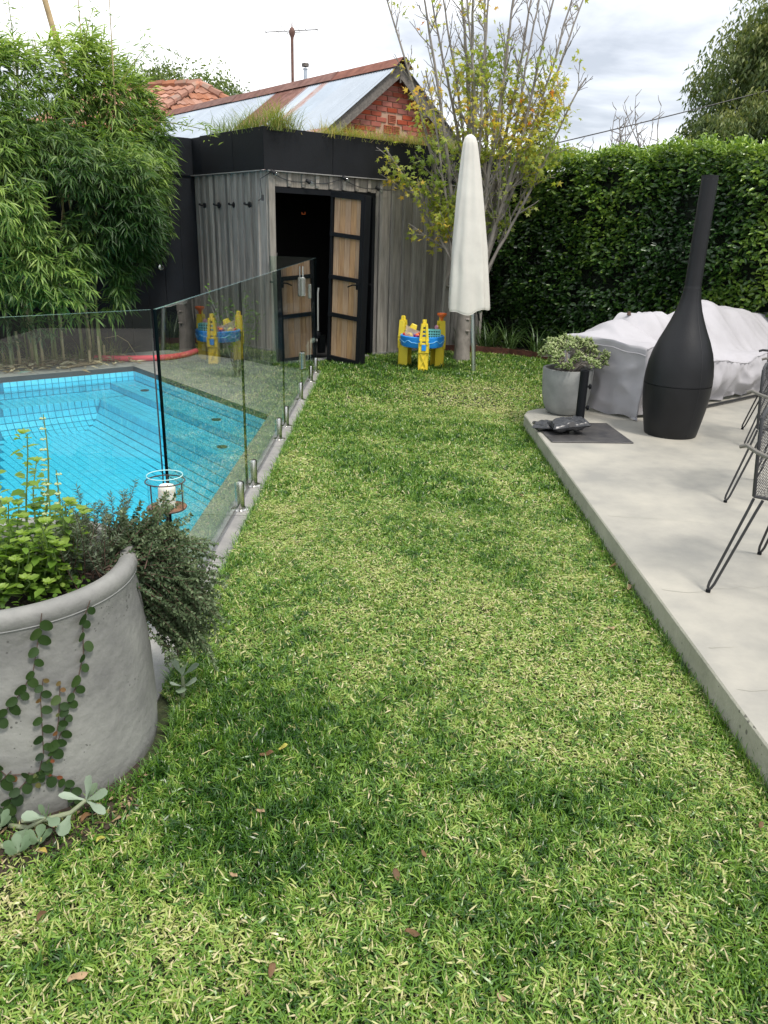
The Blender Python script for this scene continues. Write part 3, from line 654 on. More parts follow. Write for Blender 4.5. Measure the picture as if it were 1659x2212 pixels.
# hooks on the left wall
for k, (s_, lb) in enumerate(((1.43, 'black round wall hook at the pool side end of the row'), (1.06, 'second black wall hook from the black fence end'), (.69, 'third black wall hook, above the mossy streak'), (.33, 'black wall hook nearest the open doorway'))):
    c = wl(s_, 1.765, .03)
    h = thing('wall_hook', lb, 'hook', c, AZ, 'black hooks on the left shed wall')
    b = B(); b.lathe(c, [(.034, -.006), (.036, .004), (.030, .010), (.001, .012)], 20, (E2, ZU, -E1)); b.build('backplate', M['iron'], h, smooth=True)
    b = B(); b.tube([c, c-E1*.035, c-E1*.055+ZU*.0, c-E1*.062+ZU*.012], [.009, .009, .009, .011], 10); b.ball(c-E1*.066+ZU*.010, .015, 10); b.build('peg', M['iron'], h, smooth=True)

# string of bulbs under the capping
st = thing('string_lights', 'black cable with clear bulbs strung under the shed fascia', 'string lights', wr(0, 2, .06))
bt = [(0.02, 2.09), (.48, 2.02), (.98, 2.085), (1.48, 2.0), (2.05, 2.08), (2.6, 1.98), (3.2, 2.06)]
pts = []
for i in range(len(bt)-1):
    (a0, z0), (a1, z1) = bt[i], bt[i+1]
    for j in range(10): q = j/10; pts.append(wr(a0+(a1-a0)*q, z0+(z1-z0)*q-.035*math.sin(math.pi*q), .055))
b = B(); b.tube([wl(-.02, 1.84, .07), wl(-.03, 1.90, .09), wl(.0, 2.02, .08), wr(.02, 2.09, .05)]+pts, .0045, 6); b.build('cable', M['wire'], st, smooth=True)
b = B(); b.tube([wl(-.02, 1.86, .07), wl(-.02, 1.80, .07)], .014, 8); b.tube([wl(-.02, 1.82, .09), wl(-.02, 1.80, .12)], .006, 8); b.build('plug', M['wire'], st, smooth=True)
for (a0, z0) in bt[:-1]:
    c = wr(a0+.03, z0+.0, .07); ax = (E1+V(0, 0, -.45)).normalized(); p2 = ax.orthogonal().normalized(); X = (p2, ax.cross(p2), ax)
    b = B(); b.lathe(c-ax*.045, [(.001, 0), (.016, .002), (.020, .03), (.023, .05), (.022, .054)], 12, X); sock = b.build('socket', M['wire'], st, smooth=True)
    b = B(); b.lathe(c+ax*.008, [(.012, 0), (.024, .016), (.029, .034), (.024, .052), (.011, .062), (.001, .064)], 14, X); b.build('bulb', M['bulb'] if 'bulb' in M else M['clear_glass'], sock, smooth=True)

# black boarded wall left of the shed
bw = thing('boundary_wall', 'black painted vertical board wall behind the bamboo', 'wall', wl(LW), AZ)
WB = wl(LW)
x = 0
while x < 5.4:
    w_ = .24; b = B(); b.box(WB-E1*(x+w_/2)+ZU*(2.13/2)-E2*.004*(int(x/w_) % 2), (w_-.004, .02, 2.13), (E1, E2, ZU), bev=.002); b.build('board', M['blackwall'], bw)
    x += w_
x = 0
while x < 5.4:
    w_ = .36; b = B(); b.box(WB-E1*(x+w_/2)+ZU*2.32-E2*.016, (w_-.004, .022, .425), (E1, E2, ZU), bev=.002); b.build('top_panel', M['blackwall'], bw); x += w_
b = B(); b.box(wl(1.56, 2.32, .02), (.02, .30, .425), (E1, E2, ZU)); b.build('top_panel', M['blackwall'], bw)
sh = WB-E1*.55-E2*.03+ZU*1.03
t_ = thing('shower_tap', 'round chrome shower control on the black wall beside the bamboo', 'tap', sh)
b = B(); b.lathe(sh, [(.04, 0), (.042, .01), (.036, .035), (.001, .04)], 20, (E1, ZU, -E2)); b.build('dial', M['steel'], t_, smooth=True)
b = B(); b.tube([sh-E2*.03, sh-E2*.055+ZU*.012], .010, 8); b.build('lever', M['iron'], t_, smooth=True)
b = B(); b.tube([sh-E1*.36-E2*.005+ZU*z for z in (.1, -.02, -.12)], .009, 8); tag(b.build('wall_pipe', M['steel'], None, smooth=True), 'short vertical steel pipe on black wall above the bamboo leaves', 'pipe')

# red noodle lying on the pool deck
npt = [V(-3.30, 8.93, .036), V(-2.95, 9.02, .036), V(-2.62, 9.13, .036), V(-2.32, 9.27, .036), V(-2.05, 9.45, .037), V(-1.93, 9.56, .038)]
npt = [V(-3.44, 9.02, .036), V(-3.15, 9.05, .036), V(-2.87, 9.12, .036), V(-2.64, 9.26, .036), V(-2.50, 9.5, .036), V(-2.44, 9.8, .036)]
npt = [V(*(np.array(G_) ).tolist()) for G_ in npt]
b = B(); fine = []
for i in range(len(npt)-1):
    p0, p1, p2, p3 = npt[max(i-1, 0)], npt[i], npt[i+1], npt[min(i+2, len(npt)-1)]
    for j in range(6):
        q = j/6; fine.append(.5*((2*p1)+(p2-p0)*q+(2*p0-5*p1+4*p2-p3)*q*q+(3*p1-p0-3*p2+p3)*q**3))
fine.append(npt[-1])
b.tube(fine, .034, 16); tag(b.build('pool_noodle', M['noodle'], None, smooth=True), 'long red foam pool noodle lying on the grey pool paving', 'pool noodle')

# ------------------------------------------------------------------ glass pool fence
GT, GB_ = 1.23, .045
fence = thing('glass_fence', 'frameless clear glass pool fence standing on steel spigots', 'fence', (FX, 5, 0))
def pane(a, c, zb_=GB_, zt=GT, name='glass_pane', side=None):
    a = Vector((a[0], a[1], 0)); c = Vector((c[0], c[1], 0)); d = (c-a).normalized(); n = V(-d.y, d.x, 0); th = .006
    b = B(); P = [a-n*th, c-n*th, c+n*th, a+n*th]
    vs = [p+ZU*zb_ for p in P]+[p+ZU*zt for p in P]
    b.add(vs, [(0, 1, 5, 4), (2, 3, 7, 6)], 0)
    b.add(vs, [(3, 2, 1, 0), (1, 2, 6, 5), (3, 0, 4, 7)], 1); b.add(vs, [(4, 5, 6, 7)], 2)
    return b.build(name, [M['glass'], M['glass_edge'], M['glass_top']], fence)
seams = [2.74, 4.33, 6.02, 7.30, 8.02, 8.78]
for i in range(len(seams)-1):
    gate = i == 3
    o = pane((FX, seams[i]+.006), (FX, seams[i+1]-.006), GB_ if i != 3 else .07, GT, 'glass_pane' if not gate else 'gate')
pane((FX-.012, 2.732), (FX-.012-1.45*.70, 2.732-1.45*.714))
pane((FX-.012, 8.79), (-1.36, 9.03), GB_, GT)
for y in (3.0, 4.10, 4.54, 5.68, 6.10, 7.16, 8.12, 8.68):
    c = V(FX, y, 0)
    b = B(); b.lathe(c, [(.026, 0), (.026, .155), (.022, .166), (.001, .168)], 20, a0=R(20), a1=R(340), ax=(V(1, 0, 0), V(0, 1, 0), ZU)); 
    b.box(c+V(.004, 0, .085), (.03, .014, .15)); sg = b.build('spigot', M['steel'], fence, smooth=True)
    b = B(); b.lathe(c, [(.052, 0), (.052, .004), (.048, .007), (.027, .008)], 24); b.build('base_ring', M['steel'], sg, smooth=True)
b = B(); c = V(FX, 8.05, .35)
for z in (.30, ): b.box(V(FX+.018, 7.29, z+.05), (.03, .10, .16), bev=.006)
b.build('hinge', M['steel'], fence)
b = B(); b.box(V(FX+.02, 7.30, 1.02), (.035, .10, .17), bev=.008); b.box(V(FX+.02, 7.30, 1.14), (.012, .02, .12)); b.build('latch', M['steel'], fence)
b = B(); b.box(V(FX+.012, 8.03, .93), (.02, .05, .14), bev=.004); b.build('hinge', M['steel'], fence)

# ------------------------------------------------------------------ brick gable house with iron roof
A = V(.043, 15.0, 4.258); SL = .745; ridgeL = 12.5; eaveU = -2.7
house = thing('brick_house', 'red brick gable building with patched corrugated iron roof behind the shed', 'house', (A.x, A.y, 0), AZ)
def hp(u, s_, z): return A+E1*u+E2*s_+ZU*z       # z relative to the apex
gw = B(); uL, uR = -1.9, 1.9
gw.add([hp(uL, .14, -4.2), hp(uR, .14, -4.2), hp(uR, .14, uR*-SL-.1), hp(0, .14, -.1), hp(uL, .14, uL*SL-.1)], [(0, 1, 2, 3, 4)])
wall = gw.build('gable_wall', M['mortar'], house)
bb = B(); bb.box(V(0, 0, 0), (.222, .03, .070), bev=.003); bo = bb.build('brick', M['brick'], wall, local=True); bme = bo.data
bh = B(); bh.box(V(0, 0, 0), (.108, .03, .074), bev=.003); bhm = None
vents = [(-.02, -.86, 1), (-.11, -1.03, 1), (.075, -1.03, 1), (-.02, -1.20, 1)]
wi = wm(wall).inverted(); used = False; cnt = 0
ax = Matrix((E1, E2, ZU)).transposed().to_4x4()
row = 0; z = -.30
while z > -1.45:
    half = (row % 2)*.12; u = -2.4+half
    while u < 2.4:
        um = u+.119
        if abs(um)+.10 < (-z-.13)/SL-.02 and not any(abs(um-v[0]) < .15 and abs(z-v[1]) < .09 for v in vents) and cnt < 290:
            m = Matrix.Translation(hp(um, .135+random.uniform(-.003, .002), z)) @ ax; m = wi @ m
            if not used: bo.matrix_basis = m; used = True
            else: link_mesh('brick', bme, wall, m)
            cnt += 1
        elif abs(um)-.06 < (-z-.13)/SL and cnt < 290 and not any(abs(um-v[0]) < .15 and abs(z-v[1]) < .09 for v in vents):
            sgn = 1 if um > 0 else -1; m = wi @ Matrix.Translation(hp(um-sgn*.062, .136, z)) @ ax @ Matrix.Diagonal((.45, 1, 1, 1))
            link_mesh('brick', bme, wall, m); cnt += 1
        u += .238
    z -= .084; row += 1
for (u, z, k) in vents:
    b = B(); c = hp(u, .125, z)
    b.box(c+E2*.03, (.15, .02, .13), (E1, E2, ZU), mi=1)  # dark backing paints in the shade of the vent holes
    for dz in (-.058, .058): b.box(c+ZU*dz, (.165, .03, .016), (E1, E2, ZU))
    for du in (-.076, .076): b.box(c+E1*du, (.014, .03, .116), (E1, E2, ZU))
    for i in range(1, 5): b.box(c+E1*(-.076+.152*i/5), (.006, .022, .116), (E1, E2, ZU))
    for i in range(1, 4): b.box(c+ZU*(-.058+.116*i/4), (.15, .020, .006), (E1, E2, ZU))
    b.build('air_vent', [M['terracotta_vent'], M['vent_dark']], wall)
# barge boards
sd_ = math.sqrt(1+SL*SL)
for sg in (-1, 1):
    dirv = (E1*sg-ZU*SL).normalized(); nv = (E1*sg*SL+ZU).normalized()
    b = B(); L_ = 3.4; b.box(hp(0, -.03, -.11)+dirv*L_/2+E1*sg*.008, (L_, .03, .20), (dirv, E2, nv)); b.build('barge_board', M['grey_timber'], house)
b = B(); b.box(hp(0, -.05, -.16), (.02, .02, .30), (E1, E2, ZU)); b.build('finial_board', M['grey_timber'], house)
# corrugated sheets down the left slope (u<0) and the right slope
dl_ = (-E1-ZU*SL).normalized(); nl = (ZU-E1*SL).normalized()
def sheet(s0, s1, l0, l1, m, side=-1, lift=0.0):
    dd = (E1*side-ZU*SL).normalized(); nn = (ZU+E1*side*SL).normalized()
    b = B(); n = max(int((s1-s0)/.0127), 4); vs = []
    for i in range(n+1):
        s_ = s0+(s1-s0)*i/n; h = .010*math.sin(2*math.pi*s_/.076)+.012+lift
        o = hp(0, s_, 0); vs += [o+dd*l0+nn*h, o+dd*l1+nn*h]
    b.add(vs, [(2*i, 2*i+1, 2*i+3, 2*i+2) if side < 0 else (2*i, 2*i+2, 2*i+3, 2*i+1) for i in range(n)]); return b.build('roof_sheet', m, house, smooth='all')
s_ = -.10; pat_ = ['zinc', 'zinc', 'zinc', 'rusty_patch', 'zinc', 'rusty', 'rusty', 'zinc', 'zinc', 'zinc', 'zinc', 'zinc', 'zinc', 'zinc', 'zinc', 'zinc', 'zinc', 'zinc']
wid = [.62, .62, .66, .25, .45, .62, .60]+[.66]*12
for i in range(17):
    w_ = wid[i]; mm = pat_[i]
    if mm == 'rusty': sheet(s_, s_+w_+.03, .05, 1.5, M['rusty'], lift=.004); sheet(s_, s_+w_+.03, 1.45, 3.6, M['zinc'])
    else: sheet(s_, s_+w_+.03, .05, 1.95, M[mm], lift=.004); sheet(s_, s_+w_+.03, 1.9, 3.6, M['zinc' if mm != 'zinc' or i % 5 else 'rusty_patch'])
    s_ += w_
for i in range(8): sheet(-.10+i*1.4, -.10+(i+1)*1.4+.03, .05, 3.4, M['zinc'], side=1)
# ridge cap in lapped lengths
s_ = -.16; k = 0
while s_ < 11:
    L_ = 1.9; o = hp(0, s_, .055+.006*(k % 2)); o2 = hp(0, s_+L_+.08, .055+.006*(k % 2)-.004)
    b = B(); pr = [(-.20, -.20*SL+.0), (-.06, -.012), (-.03, .018), (.03, .018), (.06, -.012), (.20, -.20*SL)]
    b.add([o+E1*a+ZU*c for a, c in pr]+[o2+E1*a+ZU*c for a, c in pr], [(i, 6+i, 7+i, i+1) for i in range(5)]+[(i+1, 7+i, 6+i, i) for i in range(0)])
    b.build('ridge_cap', M['rusty'], house); s_ += L_; k += 1
b = B(); b.add([hp(-2.0, .3, -2.1), hp(-2.0, 11, -2.1), hp(-2.0, 11, -4.2), hp(-2.0, .3, -4.2)], [(0, 1, 2, 3)]); b.build('side_wall', M['brick'], house)
# flue
fp = hp(0, 2.88, .05); t_ = thing('roof_flue', 'small grey flue pipe with capped top on the iron roof ridge', 'flue', fp)
b = B(); b.tube([fp-ZU*.1, fp+ZU*.22], .038, 12); b.lathe(fp, [(.05, .20), (.052, .21), (.038, .215)], 12); b.build('pipe', M['zinc'], t_, smooth=True)
b = B(); b.box(fp+ZU*.275, (.11, .11, .07), (E1, E2, ZU), bev=.01); b.build('cap', M['grey_timber'], t_)
# antenna
apt = hp(.05, 3.42, 0); t_ = thing('tv_antenna', 'television antenna on a tall brown pole above the iron roof', 'antenna', apt)
b = B(); b.tube([apt-ZU*.1, apt+ZU*.86], .030, 10); b.build('pole', M['rustpole'], t_, smooth=True)
b = B(); b.lathe(apt+ZU*.84, [(.030, 0), (.035, .05), (.06, .10), (.062, .15), (.045, .20), (.012, .23), (.010, .29), (.001, .30)], 14); b.build('mast_head', M['rustpole'], t_, smooth=True)
bo_ = V(.93, -.37, -.02).normalized(); c = apt+ZU*1.0
b = B(); b.tube([c-bo_*.62, c+bo_*.58], .010, 6); b.tube([c-bo_*.12-ZU*.03, c+bo_*.18-ZU*.03], .007, 6); b.build('boom', M['antmetal'], t_, smooth=True)
el_ = V(.4, .75, -.35).normalized()
for k, (x, L_) in enumerate(((-.60, .30), (-.33, .14), (-.15, .17), (.16, .26), (.32, .12), (.55, .05))):
    b = B(); b.tube([c+bo_*x-el_*L_, c+bo_*x+el_*L_*.8], .005, 5); b.build('element', M['antmetal'], t_)

# ------------------------------------------------------------------ terracotta roofed house further off
TH_ = thing('tiled_house', 'distant house with orange terracotta tiled hip roof', 'house', (-5.5, 24, 0))
apx = V(-5.47, 24, 5.22); rl = apx+V(-3.0, .9, 0.0); 
eL, eM, eR = V(-9.5, 21.0, 3.55), V(-6.05, 20.9, 3.55), V(-3.9, 22.9, 4.25)
eM = V(-6.3, 21.2, 3.9); eR = V(-3.55, 22.9, 4.20); eL = V(-10.0, 22.2, 3.9)
b = B(); b.add([rl, apx, eM, eL, eR], [(3, 2, 1, 0), (2, 4, 1)]); rf_ = b.build('roof', M['terra_old'], TH_)
wb = B()
for a, c in ((eL, eM), (eM, eR)):
    wb.add([a, c, V(c.x, c.y, 0), V(a.x, a.y, 0)], [(0, 1, 2, 3)])
wb.build('wall', M['brick'], TH_)
tb = B()
tb.add([V(-.13, 0, .02), V(-.06, 0, .045), V(0, 0, .02), V(.06, 0, .002), V(.13, 0, .02), V(-.13, -.40, .045), V(-.06, -.40, .07), V(0, -.40, .045), V(.06, -.40, .027), V(.13, -.40, .045)], [(i+5, i+6, i+1, i) for i in range(4)]+[(5, 9, 8, 7, 6)])
tb.add([V(-.13, -.40, .0), V(.13, -.40, .0), V(.13, -.40, .045), V(.06, -.40, .027), V(0, -.40, .045), V(-.06, -.40, .07), V(-.13, -.40, .045)], [(0, 1, 2, 3, 4, 5, 6)])
to = tb.build('roof_tile', M['terra'], rf_, local=True); tme2 = to.data; used = False; ri = wm(rf_).inverted(); cnt = 0
cand = []
for quad, (pa, pb_, pc) in (('L', (eL, eM, apx)), ('R', (eM, eR, apx))):
    ex = (pb_-pa).normalized(); nn = ex.cross(pc-pa).normalized(); 
    if nn.z < 0: nn = -nn
    ey = nn.cross(ex).normalized(); H_ = (pc-pa).dot(ey); Lb = (pb_-pa).length
    for j in range(int(H_/.34)+1):
        for i in range(int(Lb/.25)+1):
            x, y = i*.25+.12, j*.34+.36
            if y > H_+.1: continue
            f = y/H_
            xa = (pc-pa).dot(ex)
            lo = 0 if quad == 'L' else xa*f; hi = Lb+(xa-Lb)*f if True else Lb
            if x < lo-.05 or x > hi+.05: continue
            P = pa+ex*x+ey*y+nn*.01; 
            q = P-V(0, 0, CAMH); zz = q.dot(Fw); sx = 829.5+q.dot(Rt)/zz*1653
            if sx < 345: continue
            cand.append((zz, ex, ey, nn, P))
for zz, ex, ey, nn, P in cand[:290]:
    m = ri @ frame(P, ex, ey, nn)
    if not used: to.matrix_basis = m; used = True
    else: link_mesh('roof_tile', tme2, rf_, m)
for (pa, pb_) in ((apx, eM), (apx, eR), (rl, apx)):
    d = pb_-pa; n = int(d.length/.36)
    for i in range(n):
        a = pa+d*(i/n); c = pa+d*((i+1.15)/n); b = B(); b.tube([a+ZU*.05, c+ZU*.07], [.10, .12], 7); b.build('ridge_tile', M['terra_old'] if i % 3 == 0 else M['terra'], rf_, smooth=True)

# ------------------------------------------------------------------ roof garden grasses on the shed
def tuft(P, n, L, spread, W_=.006, up=1.0, jit=.02):
    """returns blade chains (arching, 3 segments) as geometry for from-numpy building"""
    P = np.asarray(P); out = []
    a = rng.uniform(0, 2*np.pi, n); el = rng.uniform(.25, 1.0, n)*spread; ln = L*rng.uniform(.6, 1.1, n)
    base = P+np.stack([rng.normal(0, jit, n), rng.normal(0, jit, n), np.zeros(n)], 1)
    return base, a, el, ln
def arch_blades(name, base, a, el, ln, w, m, parent, tint, seg=4, droop=1.0):
    n = len(base); w = np.broadcast_to(w, (n,)); h = np.stack([np.cos(a), np.sin(a), np.zeros(n)], 1); side = np.stack([-np.sin(a), np.cos(a), np.zeros(n)], 1)
    V_ = []; p = base.copy(); th = el.copy()
    for i in range(seg+1):
        ww = (w*(1-(i/seg)**2*.85)*.5)[:, None]
        V_.append(p-side*ww); V_.append(p+side*ww)
        th = th+droop*.28*(i+1)/seg*rng.uniform(.5, 1.5, n)
        p = p+(h*np.sin(th)[:, None]+np.array([0, 0, 1])*np.cos(th)[:, None])*(ln/seg)[:, None]
    v = np.stack(V_, 1).reshape(-1, 3); k = 2*(seg+1)
    f = []
    for i in range(seg): f += [(2*i, 2*i+1, 2*i+3), (2*i, 2*i+3, 2*i+2)]
    f = (np.array(f)[None]+(np.arange(n)*k)[:, None, None]).reshape(-1)
    if parent is not None:
        inv = np.array(wm(parent).inverted()); v = v@inv[:3, :3].T+inv[:3, 3]
    me = bpy.data.meshes.new(name); nf = n*seg*2
    me.vertices.add(len(v)); me.vertices.foreach_set('co', v.reshape(-1)); me.loops.add(nf*3); me.loops.foreach_set('vertex_index', f.astype(np.int32))
    me.polygons.add(nf); me.polygons.foreach_set('loop_start', np.arange(0, nf*3, 3, dtype=np.int32)); me.polygons.foreach_set('loop_total', np.full(nf, 3, np.int32)); me.update(calc_edges=True)
    at = me.attributes.new('tint', 'FLOAT', 'POINT'); at.data.foreach_set('value', np.repeat(np.clip(tint, 0, 1), k)); me.materials.append(m)
    o = bpy.data.objects.new(name, me); o.parent = parent; COL.objects.link(o); return o
def multi(specs):
    r_ = [tuft(*q) for q in specs]; return [np.concatenate([x[i] for x in r_]) for i in range(4)]
def roofplant(name, label, spec, tint, mm='roofgrass', w=.006, droop=1.2):
    t_ = thing(name, label, 'grass clump', tuple(spec[0][0]), 0, 'grasses growing on the shed roof')
    base, a, el, ln = multi(spec); arch_blades('blades', base, a, el, ln, w, M[mm], t_, rng.normal(tint, .18, len(a)), droop=droop)
roofplant('grass_clump', 'tall green ornamental grass tuft above the shed roof corner', [((wl(-.02+.02*i, 2.50, -.05-.03*(i % 2))+E1*(.06*i)).to_tuple(), 75, .42, .75, .006, 1, .06) for i in range(4)], .6)
roofplant('grass_clump', 'green grass tuft on the shed roof left of the tallest one', [((wl(.28+.10*i, 2.49, -.06)).to_tuple(), 60, .38, .8, .006, 1, .06) for i in range(4)], .4)
roofplant('grass_clump', 'low sparse grass at the left end of the shed roof', [((wl(.70+.14*i, 2.49, -.06)).to_tuple(), 50, .34, .8, .006, 1, .06) for i in range(4)], .35)
roofplant('grass_clump', 'thin green grass just right of the tallest roof tuft', [((wr(.20+.12*i, 2.49, -.06)).to_tuple(), 44, .36-.05*i, .8, .006, 1, .06) for i in range(3)], .45)
roofplant('grass_clump', 'long low strip of golden brown grass in front of the brick gable', [((wr(.78+.10*i, 2.49, -.03-.03*(i % 3))).to_tuple(), 90, .27+.05*math.sin(i*1.7), 1.0, .005, 1, .06) for i in range(14)], .72)
roofplant('grass_clump', 'golden grass on the shed roof behind the maple branches', [((wr(2.2+.12*i, 2.49, -.03-.04*(i % 3))).to_tuple(), 70, .30, 1.0, .005, 1, .06) for i in range(10)], .65)

# ------------------------------------------------------------------ clipped hedge
HA = V(1.22, 11.55, 0); HD = V(.69, -.724, 0).normalized(); HN = V(-HD.y*-1, HD.x*-1, 0)   # HN points to the lawn
HN = V(HD.y, -HD.x, 0); HN = HN if HN.y < 0 else -HN
HL, HH, HW = 8.5, 2.46, 1.1
hedge = thing('hedge', 'tall clipped dark green hedge along the right side of the garden', 'hedge', HA, math.atan2(HD.y, HD.x))
b = B(); hc = HA+HD*HL/2-HN*(HW/2+.12)
b.box(hc+ZU*HH/2*.94, (HL, HW-.14, HH*.94), (HD, -HN, ZU)); b.build('core', M['hedge_core'], hedge)  # added near-black box, standing in for the shade deep among the leaves
def hfield(x, z, sc, sd): return field(x, z, sc, sd)
n = 44000; x = rng.uniform(0, HL, n)**1.0; z = HH*(1-rng.random(n)**1.15)*1.0
bul = hfield(x, z, 5, 1)*.035+hfield(x, z, 1.6, 2)*.04; dens = hfield(x, z, 9, 3); lay = rng.random(n)
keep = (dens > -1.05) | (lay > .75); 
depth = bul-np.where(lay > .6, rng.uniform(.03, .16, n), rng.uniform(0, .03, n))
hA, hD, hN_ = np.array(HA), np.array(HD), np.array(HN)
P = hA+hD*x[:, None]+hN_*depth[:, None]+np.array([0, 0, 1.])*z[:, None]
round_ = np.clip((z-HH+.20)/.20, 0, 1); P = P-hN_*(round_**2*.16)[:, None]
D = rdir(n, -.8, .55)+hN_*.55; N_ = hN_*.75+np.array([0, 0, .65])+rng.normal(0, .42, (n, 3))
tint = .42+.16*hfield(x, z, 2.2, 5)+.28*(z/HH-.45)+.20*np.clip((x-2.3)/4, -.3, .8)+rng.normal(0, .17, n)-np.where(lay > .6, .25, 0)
P, D, N_, tint = P[keep], D[keep], N_[keep], tint[keep]
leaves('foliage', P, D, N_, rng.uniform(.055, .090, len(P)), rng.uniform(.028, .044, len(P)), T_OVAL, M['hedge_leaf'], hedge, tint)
n = 26000; x = rng.uniform(0, HL, n); y = rng.uniform(.0, HW, n); top = HH+.03*hfield(x, y, 4, 6)+.03*hfield(x, y, 11, 7)+np.clip(rng.normal(0, .035, n), -.08, .12)
P = hA+hD*x[:, None]-hN_*y[:, None]+np.array([0, 0, 1.])*top[:, None]
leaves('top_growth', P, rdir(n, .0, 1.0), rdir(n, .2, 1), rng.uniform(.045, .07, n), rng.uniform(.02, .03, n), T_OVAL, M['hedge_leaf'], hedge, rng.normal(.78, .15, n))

# ------------------------------------------------------------------ strappy plants in the bed
for k, (px_, py_, h_, lb) in enumerate(((1.32, 10.78, .42, 'strappy green plant in the bed behind the umbrella pole'), (1.66, 10.72, .45, 'bright based strappy plant centred in the bed below the hedge'), (1.98, 10.42, .5, 'arching strappy plant in the bed just left of the potted jade'), (2.35, 9.98, .55, 'tall strappy plant in the bed behind the potted jade'), (.98, 11.0, .40, 'dark strappy plant in the bed beside the maple trunk'), (1.48, 11.05, .5, 'strappy plant at the back of the bed against the hedge'))):
    t_ = thing('strappy_plant', lb, 'plant', (px_, py_, .02), 0, 'strappy plants below the hedge')
    base, a, el, ln = tuft((px_, py_, .02), 46, h_*1.25, .75, .012, 1, .035); arch_blades('blades', base, a, el, ln, .013, M['strappy'], t_, rng.normal(.5, .25, 46), seg=5, droop=1.1)
n = 2600; xx = rng.uniform(.8, 3.2, n); yy = rng.uniform(8.3, 11.6, n); k_ = (xx-1.22)*HD.y-(yy-11.55)*HD.x
ok = np.array([((p-1.22)*HN.x+(q-11.55)*HN.y) > .0 and (q > np.interp(p, [e_[0] for e_ in bed_edge], [e_[1] for e_ in bed_edge])+.03) for p, q in zip(xx, yy)])
P = np.stack([xx, yy, np.full(n, .025)], 1)[ok]; m_ = len(P)
tag(leaves('leaf_litter', P, rdir(m_, -.2, .3), rdir(m_, .6, 1), rng.uniform(.03, .08, m_), .015, T_LANCE, M['litter'], None, rng.random(m_)*.6), kind='stuff')

# ------------------------------------------------------------------ bamboo
def bamboo(label, a0, a1, ncul, nspray, topf, stray=True):
    t_ = thing('bamboo', label, 'bamboo', tuple(WB-E1*(a0+a1)/2-E2*.35), 0, 'bamboo along the black wall')
    lo, hi = max(a0, 1.62), a1
    for i in range(ncul):
        a = random.uniform(lo, hi); off = random.uniform(.14, .62); p = WB-E1*a-E2*off; h = random.uniform(2.6, 3.4); lean = -E2*random.uniform(-.05, .35)-E1*random.uniform(-.35, .25)
        r = random.uniform(.009, .017); pts = []; rs = []
        m = 26
        for j in range(m+1):
            q = j/m; pts.append(p+ZU*h*q+lean*q*q*1.2); rr = r*(1-q*.75); rs.append(rr)
        b = B(); pp = []; rr = []
        for j in range(m):
            c = pts[j]; d = pts[j+1]-c; pp += [c, c+d*.93, c+d*.965]; rr += [rs[j], rs[j]*.97, rs[j]*1.22]
        b.tube(pp, rr, 7); b.build('culm', M['culm'] if random.random() < .8 else M['culm_dry'], t_, smooth=True)
    for i in range(max(2, ncul//3)):
        a = random.uniform(lo, hi); p = WB-E1*a-E2*random.uniform(.3, .62); b = B(); h = random.uniform(.12, .5); b.tube([p, p+ZU*h], [.018, .014], 7); b.build('cut_cane', M['culm_dry'], t_, smooth=True)
    # leafy sprays: twig + fan of leaves
    n = nspray; a = rng.uniform(a0, a1, n); zt = topf(a)
    low = .62-.32*np.clip((a-1.5)/1.2, 0, 1); zz = low+(zt-low)*rng.random(n)**.85
    prof = np.clip(1.0-((zz-1.7)/1.9)**2, .1, 1)       # the crown bulges towards the pool at mid height
    edge = np.clip((a-.55)/.7, .0, 1)
    off = (.12+.98*prof*(.10+.90*edge))*(1-.42*rng.random(n)**2.0)+.06*field(a, zz, 6, 4)+.10*field(a, zz, 2.5, 9)
    keep = ~((zz < 1.05) & (a < 1.3)) & ~((zz < .75) & (rng.random(n) < .55)) & ~((a < .85) & (zz < 1.25)) & (field(a*1.0, zz, 4.5, 21) > -1.35)
    a, zz, off, zt = a[keep], zz[keep], off[keep], zt[keep]; n = len(a)
    e1, e2 = np.array(E1), np.array(E2); Pc = np.array(WB)-e1*a[:, None]-e2*off[:, None]+np.array([0, 0, 1.])*zz[:, None]
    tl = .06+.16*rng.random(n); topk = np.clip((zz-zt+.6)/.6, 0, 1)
    Td = -e2*.9+rng.normal(0, .6, (n, 3))+np.array([0, 0, 1])*(-.35+1.1*topk[:, None]); Td /= np.linalg.norm(Td, axis=1, keepdims=True)
    k = 7; idx = np.repeat(np.arange(n), k); f = np.tile(np.linspace(.25, 1, k), n); m = n*k
    side = np.cross(Td[idx], np.array([0, 0, 1.])); side /= np.linalg.norm(side, axis=1, keepdims=True)+1e-6
    sgn = np.tile([1, -1, 1, -1, 1, -1, 0], n)[:, None]
    PL = Pc[idx]+Td[idx]*(tl[idx]*f)[:, None]
    DL_ = Td[idx]*.8+side*sgn*.75+np.array([0, 0, -1.])*rng.uniform(.0, .75, m)[:, None]+rng.normal(0, .16, (m, 3))
    NL = np.array([0, 0, 1.])+rng.normal(0, .4, (m, 3))-e2*.35
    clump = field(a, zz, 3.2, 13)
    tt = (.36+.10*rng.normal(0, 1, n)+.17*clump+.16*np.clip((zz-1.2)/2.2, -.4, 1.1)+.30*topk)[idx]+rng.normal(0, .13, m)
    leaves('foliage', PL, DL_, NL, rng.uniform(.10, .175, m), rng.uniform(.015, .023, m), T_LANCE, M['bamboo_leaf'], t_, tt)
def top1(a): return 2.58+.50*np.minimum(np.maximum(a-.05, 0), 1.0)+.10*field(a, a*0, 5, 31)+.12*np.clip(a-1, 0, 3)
bamboo('dense green bamboo clump nearest the shed with foliage over the deck', .55, 1.5, 5, 1600, top1)
bamboo('second bamboo clump from the shed with many thin yellow green canes', 1.35, 2.35, 9, 1500, top1)
